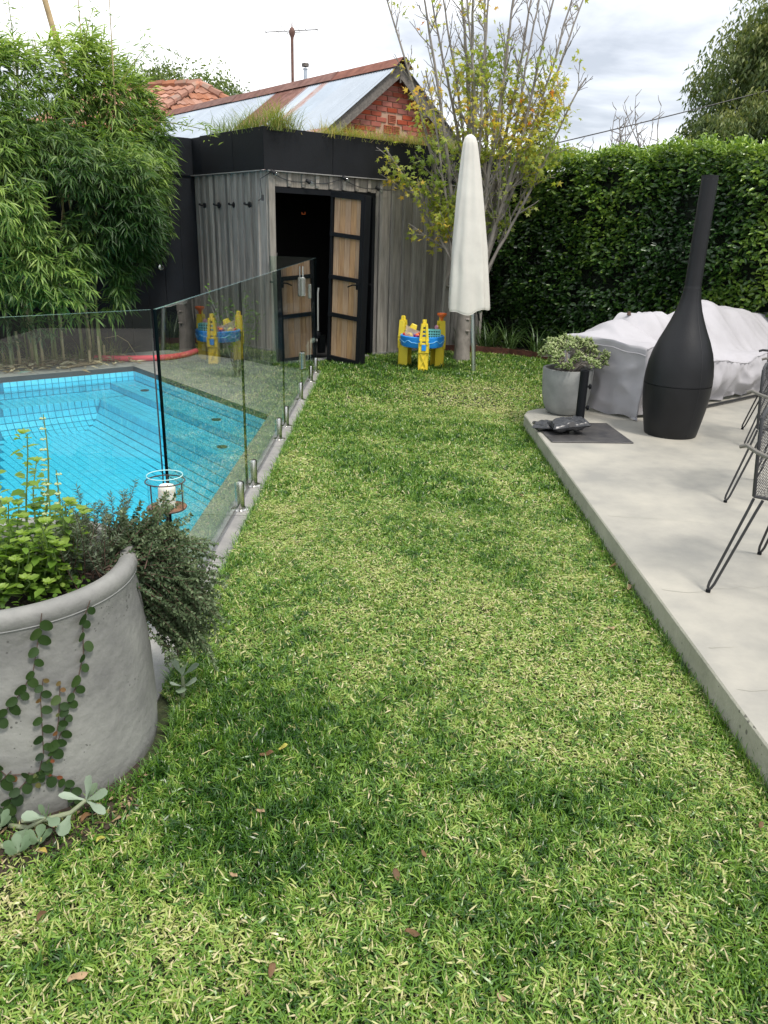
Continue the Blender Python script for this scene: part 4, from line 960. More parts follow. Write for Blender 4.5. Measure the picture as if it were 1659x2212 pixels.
bamboo('third bamboo clump from the shed, tall with tan sheathed canes', 2.25, 3.3, 9, 1500, top1)
bamboo('bamboo clump at the left edge behind the pool glass', 3.2, 4.6, 8, 1500, top1)
# loose shoots above the crown
def shoot(label, p0, p1, nl, m, bend):
    t_ = thing('bamboo_shoot', label, 'bamboo', tuple(p0), 0, 'bamboo shoots rising above the clump')
    p0, p1 = Vector(p0), Vector(p1); pts = [p0+(p1-p0)*q+Vector(bend)*(q*q) for q in [i/8 for i in range(9)]]
    b = B(); b.tube(pts, [.008*(1-i/12) for i in range(9)], 6); b.build('culm', m, t_, smooth=True)
    if nl:
        q = rng.uniform(.25, 1, nl); P = np.array([list(p0+(p1-p0)*x+Vector(bend)*(x*x)) for x in q])+rng.normal(0, .05, (nl, 3))
        leaves('foliage', P, rdir(nl, -.4, .7), rdir(nl, .2, 1), rng.uniform(.08, .14, nl), .014, T_LANCE, M['bamboo_leaf'], t_, rng.normal(.75, .2, nl))
shoot('thin bare bamboo pole rising out of frame above the second clump', (-2.95, 9.0, 2.6), (-2.90, 9, 4.1), 16, M['culm_dry'], (.0, 0, 0))
shoot('leafy bamboo tip arching right above the bamboo crown', (-3.0, 9.0, 2.7), (-2.62, 9, 3.35), 60, M['culm'], (.10, 0, -.06))
shoot('leafy bamboo tips above the middle of the bamboo crown', (-3.3, 8.9, 2.8), (-3.15, 8.9, 3.55), 60, M['culm'], (.1, 0, 0))
shoot('slender bamboo pole with few leaves left of centre in the bamboo', (-3.25, 9.0, 2.8), (-3.22, 9, 4.1), 12, M['culm_dry'], (.0, 0, 0))
shoot('bamboo tips at top left rising out of the frame', (-3.95, 9.0, 2.9), (-3.9, 9, 3.8), 60, M['culm'], (-.05, 0, 0))
shoot('leafy bamboo spray reaching over the black wall corner', (-2.75, 9.6, 2.62), (-2.02, 9.5, 2.60), 70, M['culm'], (.05, 0, -.10))
b = B(); b.tube([V(-3.55, 9.5, 2.7), V(-3.80, 9.5, 3.9)], .030, 10); tag(b.build('timber_pole', M['culm_dry'], None, smooth=True), 'pale round pole standing up out of the bamboo at the top left', 'pole')
# litter, grassy tufts and black pot at the foot of the bamboo
n = 1500; a = rng.uniform(1.25, 4.6, n); off = np.abs(rng.normal(.42, .22, n)); P = np.array(WB)-np.array(E1)*a[:, None]-np.array(E2)*off[:, None]+np.array([0, 0, 1.])*rng.uniform(.004, .05, n)[:, None]
tag(leaves('leaf_litter', P, rdir(n, -.15, .35), rdir(n, .4, 1), rng.uniform(.06, .16, n), rng.uniform(.012, .03, n), T_LANCE, M['litter'], None, rng.random(n)), kind='stuff')
for k, (a, off, lb) in enumerate(((1.45, .42, 'wispy pale green grass tuft at the right end of the bamboo'), (1.75, .40, 'wispy grass tuft among bamboo litter near the red noodle'), (2.15, .36, 'wispy grass tuft between the bamboo canes'), (2.6, .35, 'wispy grass tuft under the tan sheathed bamboo canes'))):
    p = WB-E1*a-E2*off; t_ = thing('grass_tuft', lb, 'grass tuft', tuple(p), 0, 'wispy grass tufts at the foot of the bamboo')
    base, aa, el, ln = tuft(p.to_tuple(), 90, .42, 1.0, .004, 1, .09); arch_blades('blades', base, aa, el, ln, .005, M['roofgrass'], t_, rng.normal(.42, .2, 90), droop=1.2)
for k, (a, off, h_, lb) in enumerate(((2.98, .5, .30, 'tan dry bamboo sheath standing on a cane left of the noodle'), (1.68, .66, .03, 'pale dry bamboo stalks lying on the paving edge'))):
    p = WB-E1*a-E2*off; b = B()
    if k == 0: b.tube([p+ZU*.05, p+ZU*.3, p+ZU*.34], [.028, .024, .008], 8)
    else:
        b.tube([p+ZU*.02, p-E1*.2-E2*.06+ZU*.02, p-E1*.42-E2*.14+ZU*.012], [.016, .020, .008], 7)
    tag(b.build('bamboo_sheath', M['mulch_wood'], None, smooth=True), lb, 'bamboo sheath')
p = WB-E1*3.62-E2*.74; b = B(); b.lathe(p, [(.001, .001), (.10, 0), (.13, .12), (.135, .15), (.125, .15), (.12, .13), (.001, .12)], 20); tag(b.build('garden_pot', M['iron'], None, smooth=True), 'small black pot at the left edge beside the bamboo canes', 'pot')
b = B(); b.tube([WB-E1*1.05-E2*.30+ZU*.0, WB-E1*1.15-E2*.3+ZU*.18, WB-E1*1.27-E2*.3+ZU*.26, WB-E1*1.42-E2*.3+ZU*.24], .004, 5); tag(b.build('dry_stalk', M['culm_dry'], None), 'thin pale dry stalk arching against the black wall', 'stalk')

# ------------------------------------------------------------------ maple behind the umbrella
TRK = V(.93, 9.86, 0)
tree = thing('maple_tree', 'young pale barked maple with sparse yellow green leaves behind the umbrella', 'tree', TRK)
b = B(); tp = [(0, 0, -.03), (.005, 0, .12), (-.0, 0, .35), (.02, .0, .6), (.05, .0, .80), (.09, 0, 1.0)]
tr_ = [.115, .098, .092, .094, .105, .09]
b.tube([TRK+V(*q) for q in tp], tr_, 16)
for (dz, dxx) in ((.38, .05), (.62, -.02), (.52, .04)): b.ball(TRK+V(dxx, -.085, dz), .028, 8, (1.2, .5, .55))
b.tube([TRK+V(-.03, 0, .68), TRK+V(-.11, .0, .92), TRK+V(-.15, 0, 1.1)], [.06, .052, .05], 12)
b.build('trunk', M['bark'], tree, smooth=True)
LP, LD, LZ = [], [], []
def stem(p0, p1, r0, r1, lvl, mm, bend=.0, first=.2, density=1.0, leafy=1.0, sub=True):
    p0, p1 = Vector(p0), Vector(p1); d = p1-p0; L_ = d.length; dn_ = d.normalized()
    out = V(d.x, d.y, 0); 
    n = max(4, int(L_/.14)); pts = []; rs = []
    w1 = Vector((random.uniform(-1, 1), random.uniform(-1, 1), 0))*.02*L_
    for i in range(n+1):
        q = i/n; pts.append(p0+d*q+out*bend*(q*q-q)+w1*math.sin(q*6+w1.x*90)+Vector((random.uniform(-1, 1), random.uniform(-1, 1), 0))*.006); rs.append(r0+(r1-r0)*q)
    mm.tube(pts, rs, 7 if r0 > .02 else 5, cap=(lvl > 0))
    if lvl >= 2:
        for i in range(2, n+1):
            if random.random() < .9*leafy: LP.append(pts[i]); LD.append(dn_)
        return
    sp_ = .17 if lvl == 0 else .075; q = first; sgn = 1
    while q < 1.0:
        i = min(int(q*n), n-1); c = pts[i]; td = (pts[i+1]-pts[i]).normalized(); s_ = td.cross(V(random.uniform(-1, 1), random.uniform(-1, 1), .2)).normalized()
        s2 = (s_*sgn*.75+td*.9+ZU*.25).normalized(); l2 = (random.uniform(.35, .75) if lvl == 0 else random.uniform(.07, .20))*(1-.55*q)
        if lvl == 0 and c.z > 1.35: stem(c, c+s2*l2, max(rs[i]*.5, .006), .0035, 1, mm, bend=-.1, first=.15, leafy=leafy)
        elif lvl == 1: stem(c, c+s2*l2, .004, .0025, 2, mm, leafy=leafy)
        q += sp_/L_*random.uniform(.7, 1.3); sgn = -sgn
mains = [(.88, .70, -.18, 4.1, .026, .2), (.86, .95, .18, 4.25, .03, -.25), (.92, .85, .40, 4.2, .03, .3), (.98, 1.0, .62, 4.5, .042, 0), (1.0, .9, .80, 4.5, .035, -.2), (1.02, .85, 1.02, 4.4, .034, .25), (1.05, .85, 1.25, 4.4, .032, -.15), (1.08, .8, 1.52, 4.3, .032, .3),
         (1.08, .75, 1.78, 4.2, .03, -.3), (1.08, .75, 2.12, 4.05, .03, .2), (1.06, .70, 2.18, 3.2, .022, -.1), (.84, 1.0, -.12, 2.42, .02, -.15), (1.05, .8, 1.95, 2.55, .018, .2), (.85, .9, .30, 3.2, .02, -.3), (.96, .95, .52, 4.3, .024, .35), (1.0, .95, .72, 4.2, .022, -.35), (1.03, .9, .93, 4.3, .024, -.3), (1.05, .85, 1.38, 4.1, .024, .4), (1.07, .8, 1.68, 4.3, .022, .05), (1.08, .75, 1.95, 4.1, .022, -.2)]
for k, (x0, z0, x1, z1, r0, dy_) in enumerate(mains):
    b = B(); xs = TRK.x+(x0-.98)*.9
    stem((TRK.x+.06+(x0-.98)*1.2, TRK.y+.0, z0), (x1, TRK.y+dy_, z1), r0, .008, 0, b, bend=.35 if abs(x1-.95) > .5 else .12, first=.25, leafy=1.0)
    b.build('branch', M['bark'], tree, smooth=True)
LP = np.array([list(p) for p in LP]); LD = np.array([list(p) for p in LD]); z = LP[:, 2]
pk = np.clip(1.15-(z-1.9)/1.5, .05, 1.0)*np.where(z < 1.5, .5, 1); cl = field(LP[:, 0], LP[:, 2], 4, 77); pk = pk*np.clip(.75+.45*cl, .05, 1.3)*np.where((np.abs(LP[:, 0]-.95) > .45) & (z < 2.5), .55, 1)
kk = rng.random(len(z)) < pk*.95; LP, LD = LP[kk], LD[kk]
rep = 5; LP = np.repeat(LP, rep, 0)+rng.normal(0, .055, (len(LP)*rep, 3)); LD = np.repeat(LD, rep, 0); n = len(LP)
Dm = LD*.3+rdir(n, -.9, .3); Nm = rdir(n, .1, 1)+np.array([.0, -.8, .1])
tl_ = .42+.16*field(LP[:, 0], LP[:, 2], 3, 55)+rng.normal(0, .17, n)
leaves('foliage', LP, Dm, Nm, rng.uniform(.065, .10, n), rng.uniform(.065, .10, n), T_MAPLE, M['maple_leaf'], tree, tl_)
# downpipe-like fitting on the shed end behind the umbrella
b = B(); p = wr(2.86, .93, .05); b.box(p, (.10, .07, .13), (E1, E2, ZU), bev=.01); b.box(p-ZU*.08, (.16, .10, .012), (E1, E2, ZU)); tag(b.build('wall_box', M['white_pipe']), 'small pale box on a bracket on the shed wall beside the umbrella', 'box')

# ------------------------------------------------------------------ far trees, bare branches, power line
def far_tree(label, c, rad, n, lf, mat_, nclump, droop, trunk_h):
    c = Vector(c); t_ = thing('tree', label, 'tree', (c.x, c.y, 0))
    b = B(); b.tube([V(c.x, c.y, 0), V(c.x+.1, c.y, c.z*.5), V(c.x, c.y, c.z+rad[2]*.3)], [rad[0]*.09, rad[0]*.07, .03], 10)
    for i in range(9):
        a = i*2.4; b.tube([V(c.x, c.y, c.z-rad[2]*.6+i*.12*rad[2]), c+V(math.cos(a)*rad[0]*.6, math.sin(a)*rad[1]*.6, rad[2]*(-.2+.09*i))], [rad[0]*.035, .02], 6)
    b.build('trunk', M['bark_dark'], t_, smooth=True)
    cd_ = rdir(nclump, -.75, 1); cr_ = rng.uniform(.55, 1.0, nclump)**.6; cc = np.array(c)+cd_*cr_[:, None]*np.array(rad); cs = rng.uniform(.16, .32, nclump)*rad[0]
    i = rng.integers(0, nclump, n); q = rdir(n, -1, 1)*(rng.random(n)**.4)[:, None]; P = cc[i]+q*cs[i][:, None]*np.array([1, 1, 1.15])
    D = rdir(n, -1, .3)+np.array([0, 0, -droop]); N_ = rdir(n, .0, 1)
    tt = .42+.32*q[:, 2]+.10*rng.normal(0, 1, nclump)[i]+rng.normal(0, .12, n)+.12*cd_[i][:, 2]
    leaves('crown', P, D, N_, lf*rng.uniform(.7, 1.3, n), lf*.32*rng.uniform(.7, 1.3, n), T_LANCE, mat_, t_, tt)
far_tree('large drooping leafed green tree beyond the hedge at the right', (12.9, 28, 5.4), (3.2, 2.6, 3.5), 46000, .19, M['far_leaf'], 220, .7, 4)
far_tree('slimmer green tree crown at the right edge beyond the hedge', (12.2, 26.5, 6.6), (1.6, 1.6, 2.1), 16000, .19, M['far_leaf'], 90, .7, 4)
far_tree('low green foliage beneath the big tree just above the hedge', (10.6, 26.0, 3.9), (1.7, 1.5, 1.6), 16000, .18, M['far_leaf'], 70, .7, 3)
far_tree('rounded green tree behind the orange tiled roof', (-10.0, 40, 6.2), (3.6, 3, 2.15), 18000, .22, M['far_leaf2'], 140, .2, 5)
for k, (x0, x1, zt, lb) in enumerate(((3.15, 3.3, 3.28, 'bare twiggy shrub top sticking up behind the hedge'), (3.75, 3.95, 3.35, 'bare curving branches behind the hedge beside the big tree'), (2.75, 2.8, 2.82, 'low budding twigs above the hedge top near the maple'))):
    t_ = thing('bare_branches', lb, 'branches', (x0, 12.6, 2.2), 0, 'bare branches behind the hedge'); b = B()
    for i in range(8 if k < 2 else 4):
        p = V(x0+random.uniform(-.1, .1), 12.6, 2.2); tip = V(x0+random.uniform(-.45, .5), 12.6+random.uniform(-.2, .2), zt+random.uniform(-.45, .1)) if i else V(x1, 12.6, zt)
        pts = [p]; 
        for j in range(1, 9): q = j/8; pts.append(p+(tip-p)*q+V(math.sin(q*5+i)*.06, 0, math.sin(q*7+i*2)*.02))
        b.tube(pts, [.016*(1-j/10) for j in range(9)], 5)
        for j in range(3, 9):
            s_ = V(random.uniform(-1, 1), random.uniform(-.3, .3), random.uniform(.2, 1)).normalized()*random.uniform(.06, .16); b.tube([pts[j], pts[j]+s_*.6, pts[j]+s_+V(.01, 0, .02)], [.007, .005, .003], 4)
    b.build('branch', M['bark'], t_, smooth=True)
b = B(); pts = [V(-2+22*q, 25.2, 4.08+(22*q-6.5)*.262+1.2*(q*q-q)+.25) for q in [i/16 for i in range(17)]]; b.tube(pts, .016, 5); tag(b.build('power_line', M['wire']), 'single dark overhead wire sloping up behind the hedge to the right', 'wire')

# ------------------------------------------------------------------ closed parasol in a canvas cover
pb_, pt_ = V(1.0, 8.96, 0), V(.80, 8.96, 2.50)
um = thing('parasol', 'closed garden parasol in a long off white canvas cover on an aluminium pole', 'parasol', pb_)
ud = (pt_-pb_).normalized()
b = B(); b.tube([pb_-ud*.02, pb_+ud*.9], .026, 18); b.build('pole', M['alu'], um, smooth=True)
b = B(); b.tube([pb_+ud*.10+V(.010, -.026, 0), pb_+ud*.10+V(.010, -.0275, 0)], .005, 8); b.build('pin_hole', M['black'], um)
b = B(); N_ = 72; prof = [(.70, .232), (.712, .240), (.80, .236), (1.0, .222), (1.3, .200), (1.6, .172), (1.9, .142), (2.15, .114), (2.32, .092), (2.42, .078), (2.475, .058), (2.50, .03), (2.507, .002)]
vs = []; X, Y_ = V(1, 0, 0), V(0, 1, 0)
fine = []
for i in range(len(prof)-1):
    for j in range(5): q = j/5; fine.append((prof[i][0]+(prof[i+1][0]-prof[i][0])*q, prof[i][1]+(prof[i+1][1]-prof[i][1])*q))
fine.append(prof[-1])
for (z, r) in fine:
    c = pb_+ud*(z/ud.z)+V(-.055*max(0, 1-(z-.7)/1.8), 0, 0)
    for k in range(N_):
        t = 2*math.pi*k/N_; f = max(0, 1-(z-.7)/1.9); w = 1+.05*math.sin(3*t+1.1+z*.6)*f+.05*math.sin(7*t+z*1.3)*f**.6+.022*math.sin(11*t-z*2)-.03*abs(math.sin(4.5*t+z*2.2+math.sin(z*5)))*f**.4
        sag = (.028*math.sin(2*t+2.2)+.014*math.sin(5*t))*f**6
        vs.append(c+X*(r*w*math.cos(t))+Y_*(r*.66*w*math.sin(t))+ZU*sag)
b.add(vs, [(i*N_+k, i*N_+(k+1) % N_, (i+1)*N_+(k+1) % N_, (i+1)*N_+k) for i in range(len(fine)-1) for k in range(N_)])
o = b.build('cover', M['canvas'], um, smooth='all'); sm = o.modifiers.new('thick', 'SOLIDIFY'); sm.thickness = .003; sm.offset = -1
b = B(); b.tube([pb_+ud*.80+V(.05, -.03, 0), pb_+ud*.68+V(.055, -.035, 0), pb_+ud*.60+V(.07, -.03, 0)], .011, 6); b.build('strap', M['black'], um)
b = B(); hem = [vs[N_*1+k]+(vs[N_*1+k]-(pb_+ud*.71)).normalized()*.002 for k in range(N_)]; b.tube(hem, .0035, 5, closed=True); b.build('hem', M['canvas'], um, smooth=True)

# ------------------------------------------------------------------ toy water table
tc_ = V(.395, 9.22, 0); wt = thing('water_table', 'childs yellow and blue sand and water play table on the lawn by the shed', 'play table', tc_)
RT = .258; prof = [(.001, .255), (RT-.03, .255), (RT-.012, .262), (RT, .30), (RT+.004, .378), (RT-.006, .386), (RT-.022, .384), (RT-.026, .36), (RT-.04, .325), (.001, .320)]
b = B(); b.lathe(tc_, prof, 56); tray = b.build('tray', M['blue'], wt, smooth=True)
b = B(); b.tube([tc_+V((RT+.004)*math.cos(R(a)), (RT+.004)*math.sin(R(a)), .325+.012*math.sin(a*.17)+.006*math.sin(a*.31)) for a in range(0, 361, 4)], .0035, 5); b.build('wave_line', M['paleblue'], tray, smooth=True)
def leg(ang, funnel=False, htop=.58):
    a = R(ang); o = V(math.cos(a), math.sin(a), 0); s_ = V(-o.y, o.x, 0); c = tc_+o*(RT+.012); ax = (s_, o, ZU)
    b = B(); m = M['yellow']
    b.box(c+ZU*.125, (.118, .030, .25), ax, bev=.006); b.box(c+ZU*.27+o*.008, (.124, .040, .12), ax, bev=.006)
    b.box(c-o*.06+ZU*.13+s_*.050, (.010, .10, .24), ax); b.box(c-o*.06+ZU*.13-s_*.050, (.010, .10, .24), ax)
    for dx2 in (-.034, .034): b.box(c+s_*dx2+ZU*.335+o*.012, (.026, .040, .05), ax)
    # upper tower, tapering, with three windows
    for sg in (-1, 1):
        vs = [c+s_*sg*w+ZU*z+o*y for z, (wi_, wo) in ((.35, (.026, .056)), (.54, (.012, .036))) for w in (wi_, wo) for y in (-.045, .022)]
        b.add([vs[i] for i in (0, 2, 3, 1, 4, 6, 7, 5)], [(0, 1, 2, 3), (4, 7, 6, 5), (0, 4, 5, 1), (1, 5, 6, 2), (2, 6, 7, 3), (3, 7, 4, 0)])
    for z, h_ in ((.37, .05), (.43, .018), (.475, .018), (.525, .035)): b.box(c+ZU*z-o*.012, (.07-.09*(z-.37), .050, h_), ax)
    b.box(c+ZU*.565-o*.012, (.046, .042, .05), ax, bev=.006)
    for sg in (-1, 1):
        b.tube([c+o*.017+ZU*.05+s_*sg*.032, c+o*.020+ZU*.20-s_*sg*.032], .0055, 6)
    b.box(c+o*.015+ZU*.225, (.075, .010, .012), ax); b.box(c+o*.015+ZU*.035, (.075, .010, .012), ax)
    for k in range(4): b.box(c+s_*(-.046+.031*k)+ZU*.005+o*.003, (.02, .044, .04), ax)
    lg = b.build('leg', m, wt)
    b = B(); b.box(c+o*.030+ZU*.275, (.050, .006, .068), ax, bev=.002); b.build('window_panel', M['blue'], lg)
    if funnel:
        b = B(); f = c-o*.02+ZU*.575-s_*.02; b.lathe(f, [(.012, -.03), (.02, .0), (.050, .03), (.056, .036), (.056, .055), (.050, .055), (.045, .036), (.01, .005)], 24); b.build('funnel', M['orange'], lg, smooth=True)
        b = B(); f = c-o*.075+ZU*.465; b.lathe(f, [(.001, -.01), (.026, -.01), (.028, 0), (.026, .01), (.001, .01)], 16, (s_, ZU, o)); b.build('water_wheel', M['pink'], lg, smooth=True)
        for k in range(6): aa = k*math.pi/3; b = B(); b.box(f-s_*.03+V(0, 0, .028*math.sin(aa)), (.02, .006, .014), ax); 
        b.build('paddle', M['purple'], lg)
leg(-88); leg(180-28); leg(30, funnel=True)
tz = .322
bk = thing('toy_basket', 'aqua plastic basket with square holes standing in the water table', 'toy basket', tc_+V(.10, -.05, tz))
b = B(); c = tc_+V(.115, -.06, tz+.07)
def grid_panel(b, c, w, h_, axx, axn, nx=6, nz=4):
    for i in range(nx+1): b.box(c+axx*(-w/2+w*i/nx), (.010, .003, h_), (axx, axn, ZU))
    for j in range(nz+1): b.box(c+ZU*(-h_/2+h_*j/nz), (w, .0034, .012), (axx, axn, ZU))
X1, Y1 = V(1, .08, 0).normalized(), V(-.08, 1, 0).normalized()
grid_panel(b, c-Y1*.05, .17, .12, X1, Y1); grid_panel(b, c+Y1*.05, .17, .12, X1, Y1); grid_panel(b, c+X1*.085, .10, .12, Y1, X1, 4, 4); grid_panel(b, c-X1*.085, .10, .12, Y1, X1, 4, 4)
b.build('frame', M['aqua'], bk)
b = B(); b.box(c+ZU*.061, (.182, .112, .010), (X1, Y1, ZU), bev=.003); b.build('base', M['aqua'], bk)
b = B(); b.box(c, (.155, .08, .11), (X1, Y1, ZU)); b.build('lining', M['aqua_dark'], bk)  # added solid block, dark colour imitates shade behind the basket holes
tub = fresnel_film('tub_plastic', 1.3, (.80, .76, .66))
fr = mat('frosted_plastic', (.62, .50, .36), .4); fr.node_tree.nodes['Principled BSDF'].inputs['Transmission Weight'].default_value = .0; fr.node_tree.nodes['Principled BSDF'].inputs['Alpha'].default_value = .55
c = tc_+V(-.115, -.02, tz+.075); ax2 = V(.96, 0, -.24).normalized(); az2 = V(.24, 0, .96)
b = B(); P4 = [c-ax2*.085-az2*.07, c+ax2*.085-az2*.05, c+ax2*.10+az2*.045, c-ax2*.10+az2*.075]
for dy in (-.05, .05): b.add([p+V(0, dy, 0) for p in P4], [(0, 1, 2, 3)])
b.add([p+V(0, d, 0) for d in (-.05, .05) for p in P4], [(0, 1, 5, 4), (0, 4, 7, 3), (1, 2, 6, 5)]); o = b.build('toy_tub', fr); tag(o, 'see through plastic tub tilted over in the water table', 'toy tub')
for (p, r, m, lb, nm) in ((V(-.055, -.10, .05), .042, 'orange', 'orange ball toy in front of the clear tub in the water table', 'toy_ball'), (V(-.15, -.0, .05), .040, 'yellow', 'yellow ball inside the clear tub on the water table', 'toy_ball')):
    b = B(); b.ball(tc_+p+ZU*tz, r, 16); tag(b.build(nm, M[m], None, smooth=True), lb, 'toy')
b = B(); q = tc_+V(-.105, .0, tz+.155); b.box(q, (.085, .06, .06), (V(.93, 0, -.35), V(0, 1, 0), V(.35, 0, .93)), bev=.005, taper=.8); tag(b.build('toy_block', M['yellow']), 'yellow block on top of the clear tub in the water table', 'toy')
for (p, m, lb) in ((V(-.20, -.05, .0), 'red', 'red toy scoop at the left rim of the water table'), (V(-.08, -.16, .0), 'purple', 'purple and orange toy figure at the front of the water table'), (V(-.02, -.15, .02), 'red', 'small red toy beside the orange ball in the water table')):
    b = B(); q = tc_+p+ZU*(tz+.06); b.ball(q, .022, 8, (1.3, 1, .8)); b.tube([q, q+V(.05, .0, .012)], .010, 7); b.ball(q+V(-.02, -.01, .018), .014, 8); tag(b.build('toy_figure', M[m], None, smooth=True), lb, 'toy')

# ------------------------------------------------------------------ black teardrop outdoor fireplace
fc = V(2.165, 5.72, PATZ); fp_ = thing('outdoor_fireplace', 'tall black teardrop shaped outdoor fireplace with round flue on the patio', 'fireplace', fc)
pf = [(.001, .001), (.186, .0), (.190, .006), (.206, .09), (.226, .20), (.239, .30), (.243, .385)]
pu = [(.243, .392), (.240, .46), (.230, .54), (.210, .62), (.180, .70), (.148, .77), (.118, .84), (.092, .91), (.073, .98), (.063, 1.04), (.0605, 1.07)]
b = B(); b.lathe(fc, pf, 64); b.lathe(fc, [(.243, .385), (.236, .387), (.236, .390), (.243, .392)], 64); b.build('body_lower', M['iron'], fp_, smooth=True)
b = B(); b.lathe(fc, pu, 64); b.build('body_upper', M['iron'], fp_, smooth=True)
b = B(); b.lathe(fc, [(.0600, 1.068), (.0585, 1.072), (.057, 1.09), (.055, 1.81), (.052, 1.81), (.052, 1.5)], 40); fl = b.build('flue', M['iron'], fp_, smooth=True)
for k in range(5):
    a = R(-160+k*35); b = B(); b.tube([fc+V(.052*math.cos(a), .052*math.sin(a), 1.785), fc+V(.0565*math.cos(a), .0565*math.sin(a), 1.785)], .004, 8); b.build('rivet', M['wire'], fl)
b = B(); sa = R(-71)
def bodyr(z):
    P_ = pf[1:]+pu
    for i in range(len(P_)-1):
        if P_[i][1] <= z <= P_[i+1][1]: t = (z-P_[i][1])/max(P_[i+1][1]-P_[i][1], 1e-6); return P_[i][0]+(P_[i+1][0]-P_[i][0])*t
    return .06
pts = [fc+V(bodyr(z)*math.cos(sa), bodyr(z)*math.sin(sa), z) for z in [i*.02+.01 for i in range(53)]]
b.tube(pts, .0022, 5); b.build('seam', M['wire'], fp_)

# ------------------------------------------------------------------ covered garden lounge
CQ = V(2.03, 6.10, PATZ); fur = thing('covered_lounge', 'corner lounge wrapped in pale lilac grey weatherproof cover behind the black fireplace', 'furniture cover', CQ)
def sst(a, b_, x): t = min(max((x-a)/(b_-a), 0), 1); return t*t*(3-2*t)
def ch(a, d):     # height of the cover above the slab; a along the long side, d depth
    arm = 1-sst(.42, .62, a)
    seat = .40+.02*math.sin(a*7+d*5)
    back = .74+.03*math.sin(a*1.5+.4)+.085*math.exp(-((a-2.0)/.18)**2)+.04*math.exp(-((a-2.6)/.3)**2)
    bk_ = sst(.16, .64, d)
    h_seat = seat+(back-seat)*bk_*(1-.08*math.sin(a*4+d*3))
    h_arm = .60+.15*math.exp(-(((a-.34)/.26)**2+((d-.50)/.26)**2))
    v = h_seat*(1-arm)+max(h_arm, h_seat*.62)*arm
    v += .008*math.sin(4*a+9*d+2*math.sin(3*a))+.004*math.sin(17*a-9*d+3*math.sin(2*a))+.004*math.sin(23*d+6*a)
    v += -.10*math.exp(-((a-.62)/.09)**2)*sst(.25, .6, d)+.055*math.exp(-(((a-.66)/.035)**2+((d-.64)/.06)**2))
    v -= .016*abs(float(field(a+.25*d, d, 6, 301)))+.008*abs(float(field(a, d, 14, 302)))
    for (aa, sl_) in ((.9, .5), (1.15, -.3), (1.7, .35), (2.0, -.5), (.2, .3)):
        v += .018*math.exp(-((a-aa-sl_*(d-.5))/.035)**2)*sst(.15, .5, d)
    return v
LA, LD_ = 3.6, .80; na, nd, ns = 170, 52, 26
b = B(); vs = []; grid = {}
def cp(a, d, h): return CQ+E1*a+E2*d+ZU*h
for i in range(na+1):
    for j in range(nd+1):
        a, d = LA*i/na, LD_*j/nd; grid[(i, j)] = len(vs); vs.append(cp(a, d, ch(a, d)))
fs = [(grid[(i, j)], grid[(i+1, j)], grid[(i+1, j+1)], grid[(i, j+1)]) for i in range(na) for j in range(nd)]
per = [(i, 0, V(0, -1, 0)) for i in range(na+1)]; 
loop = [(0, j) for j in range(nd, -1, -1)]+[(i, 0) for i in range(1, na+1)]
prev = [grid[g_] for g_ in loop]
for k in range(1, ns+1):
    q = k/ns; cur = []
    for n_, (i, j) in enumerate(loop):
        a, d = LA*i/na, LD_*j/nd; h0 = ch(a, d); hem_ = .012+.012*math.sin(n_*.35)+.02*max(0, math.sin(n_*.11))
        if i == 0 and j > 0: out = -E1; s_ = d+3
        else: out = -E2; s_ = a
        if i == 0 and j == 0: out = (-E1-E2)*.75
        amp = .006+.030*q*(1-.35*q)
        if out == -E2: amp *= sst(0, .12, a)+.15
        cre = -.014*abs(float(field(s_+.5*q, h0*q*1.0, 6, 303)))-.007*abs(float(field(s_, h0*q, 15, 304)))
        cre *= min(1, q*4)
        fold = cre+amp*(math.sin(s_*17+q*2.2+math.sin(s_*5)*2)+.6*math.sin(s_*31-q*4)+.7*math.sin((s_*9+q*7)))*.55
        pleat = .010*math.exp(-((q-.10)/.08)**2)*math.sin(s_*75) if out == -E2 and a > .6 else 0
        slack = .045*math.sin(math.pi*min(q*1.1, 1))*(1 if out == -E2 else .35)
        cur.append(len(vs)); vs.append(cp(a, d, h0+(hem_-h0)*q)+out*(fold+slack+pleat-.05*q*q*(out == -E2)))
    for n_ in range(len(loop)-1): fs.append((prev[n_], cur[n_], cur[n_+1], prev[n_+1]))
    prev = cur
b.add(vs, fs); o = b.build('cover', M['cover'], fur, smooth='all')
def onskirt(a, d, q, out): return cp(a, d, ch(a, d)*(1-q)+.02*q)+out
b = B(); b.tube([cp(LA*i/na, 0, ch(LA*i/na, 0)-.004)-E2*.006 for i in range(0, na+1, 2)], .0035, 5); b.build('seam', M['cover'], fur, smooth=True)
b = B(); b.tube([cp(0, LD_*j/nd, ch(0, LD_*j/nd)-.055)-E1*.012 for j in range(0, nd+1, 2)], .0035, 5); b.build('seam', M['cover'], fur, smooth=True)
b = B(); b.tube([cp(.66, .64, ch(.66, .64)+.0), cp(.66, .64, ch(.66, .64)+.03)], [.02, .012], 8); b.build('tie', M['twig'], fur)
b = B(); b.tube([cp(.55, -.035, .02), cp(1.5, -.05, .022), cp(LA, -.04, .02)], .012, 8); b.build('base_rail', M['wire'], fur, smooth=True)

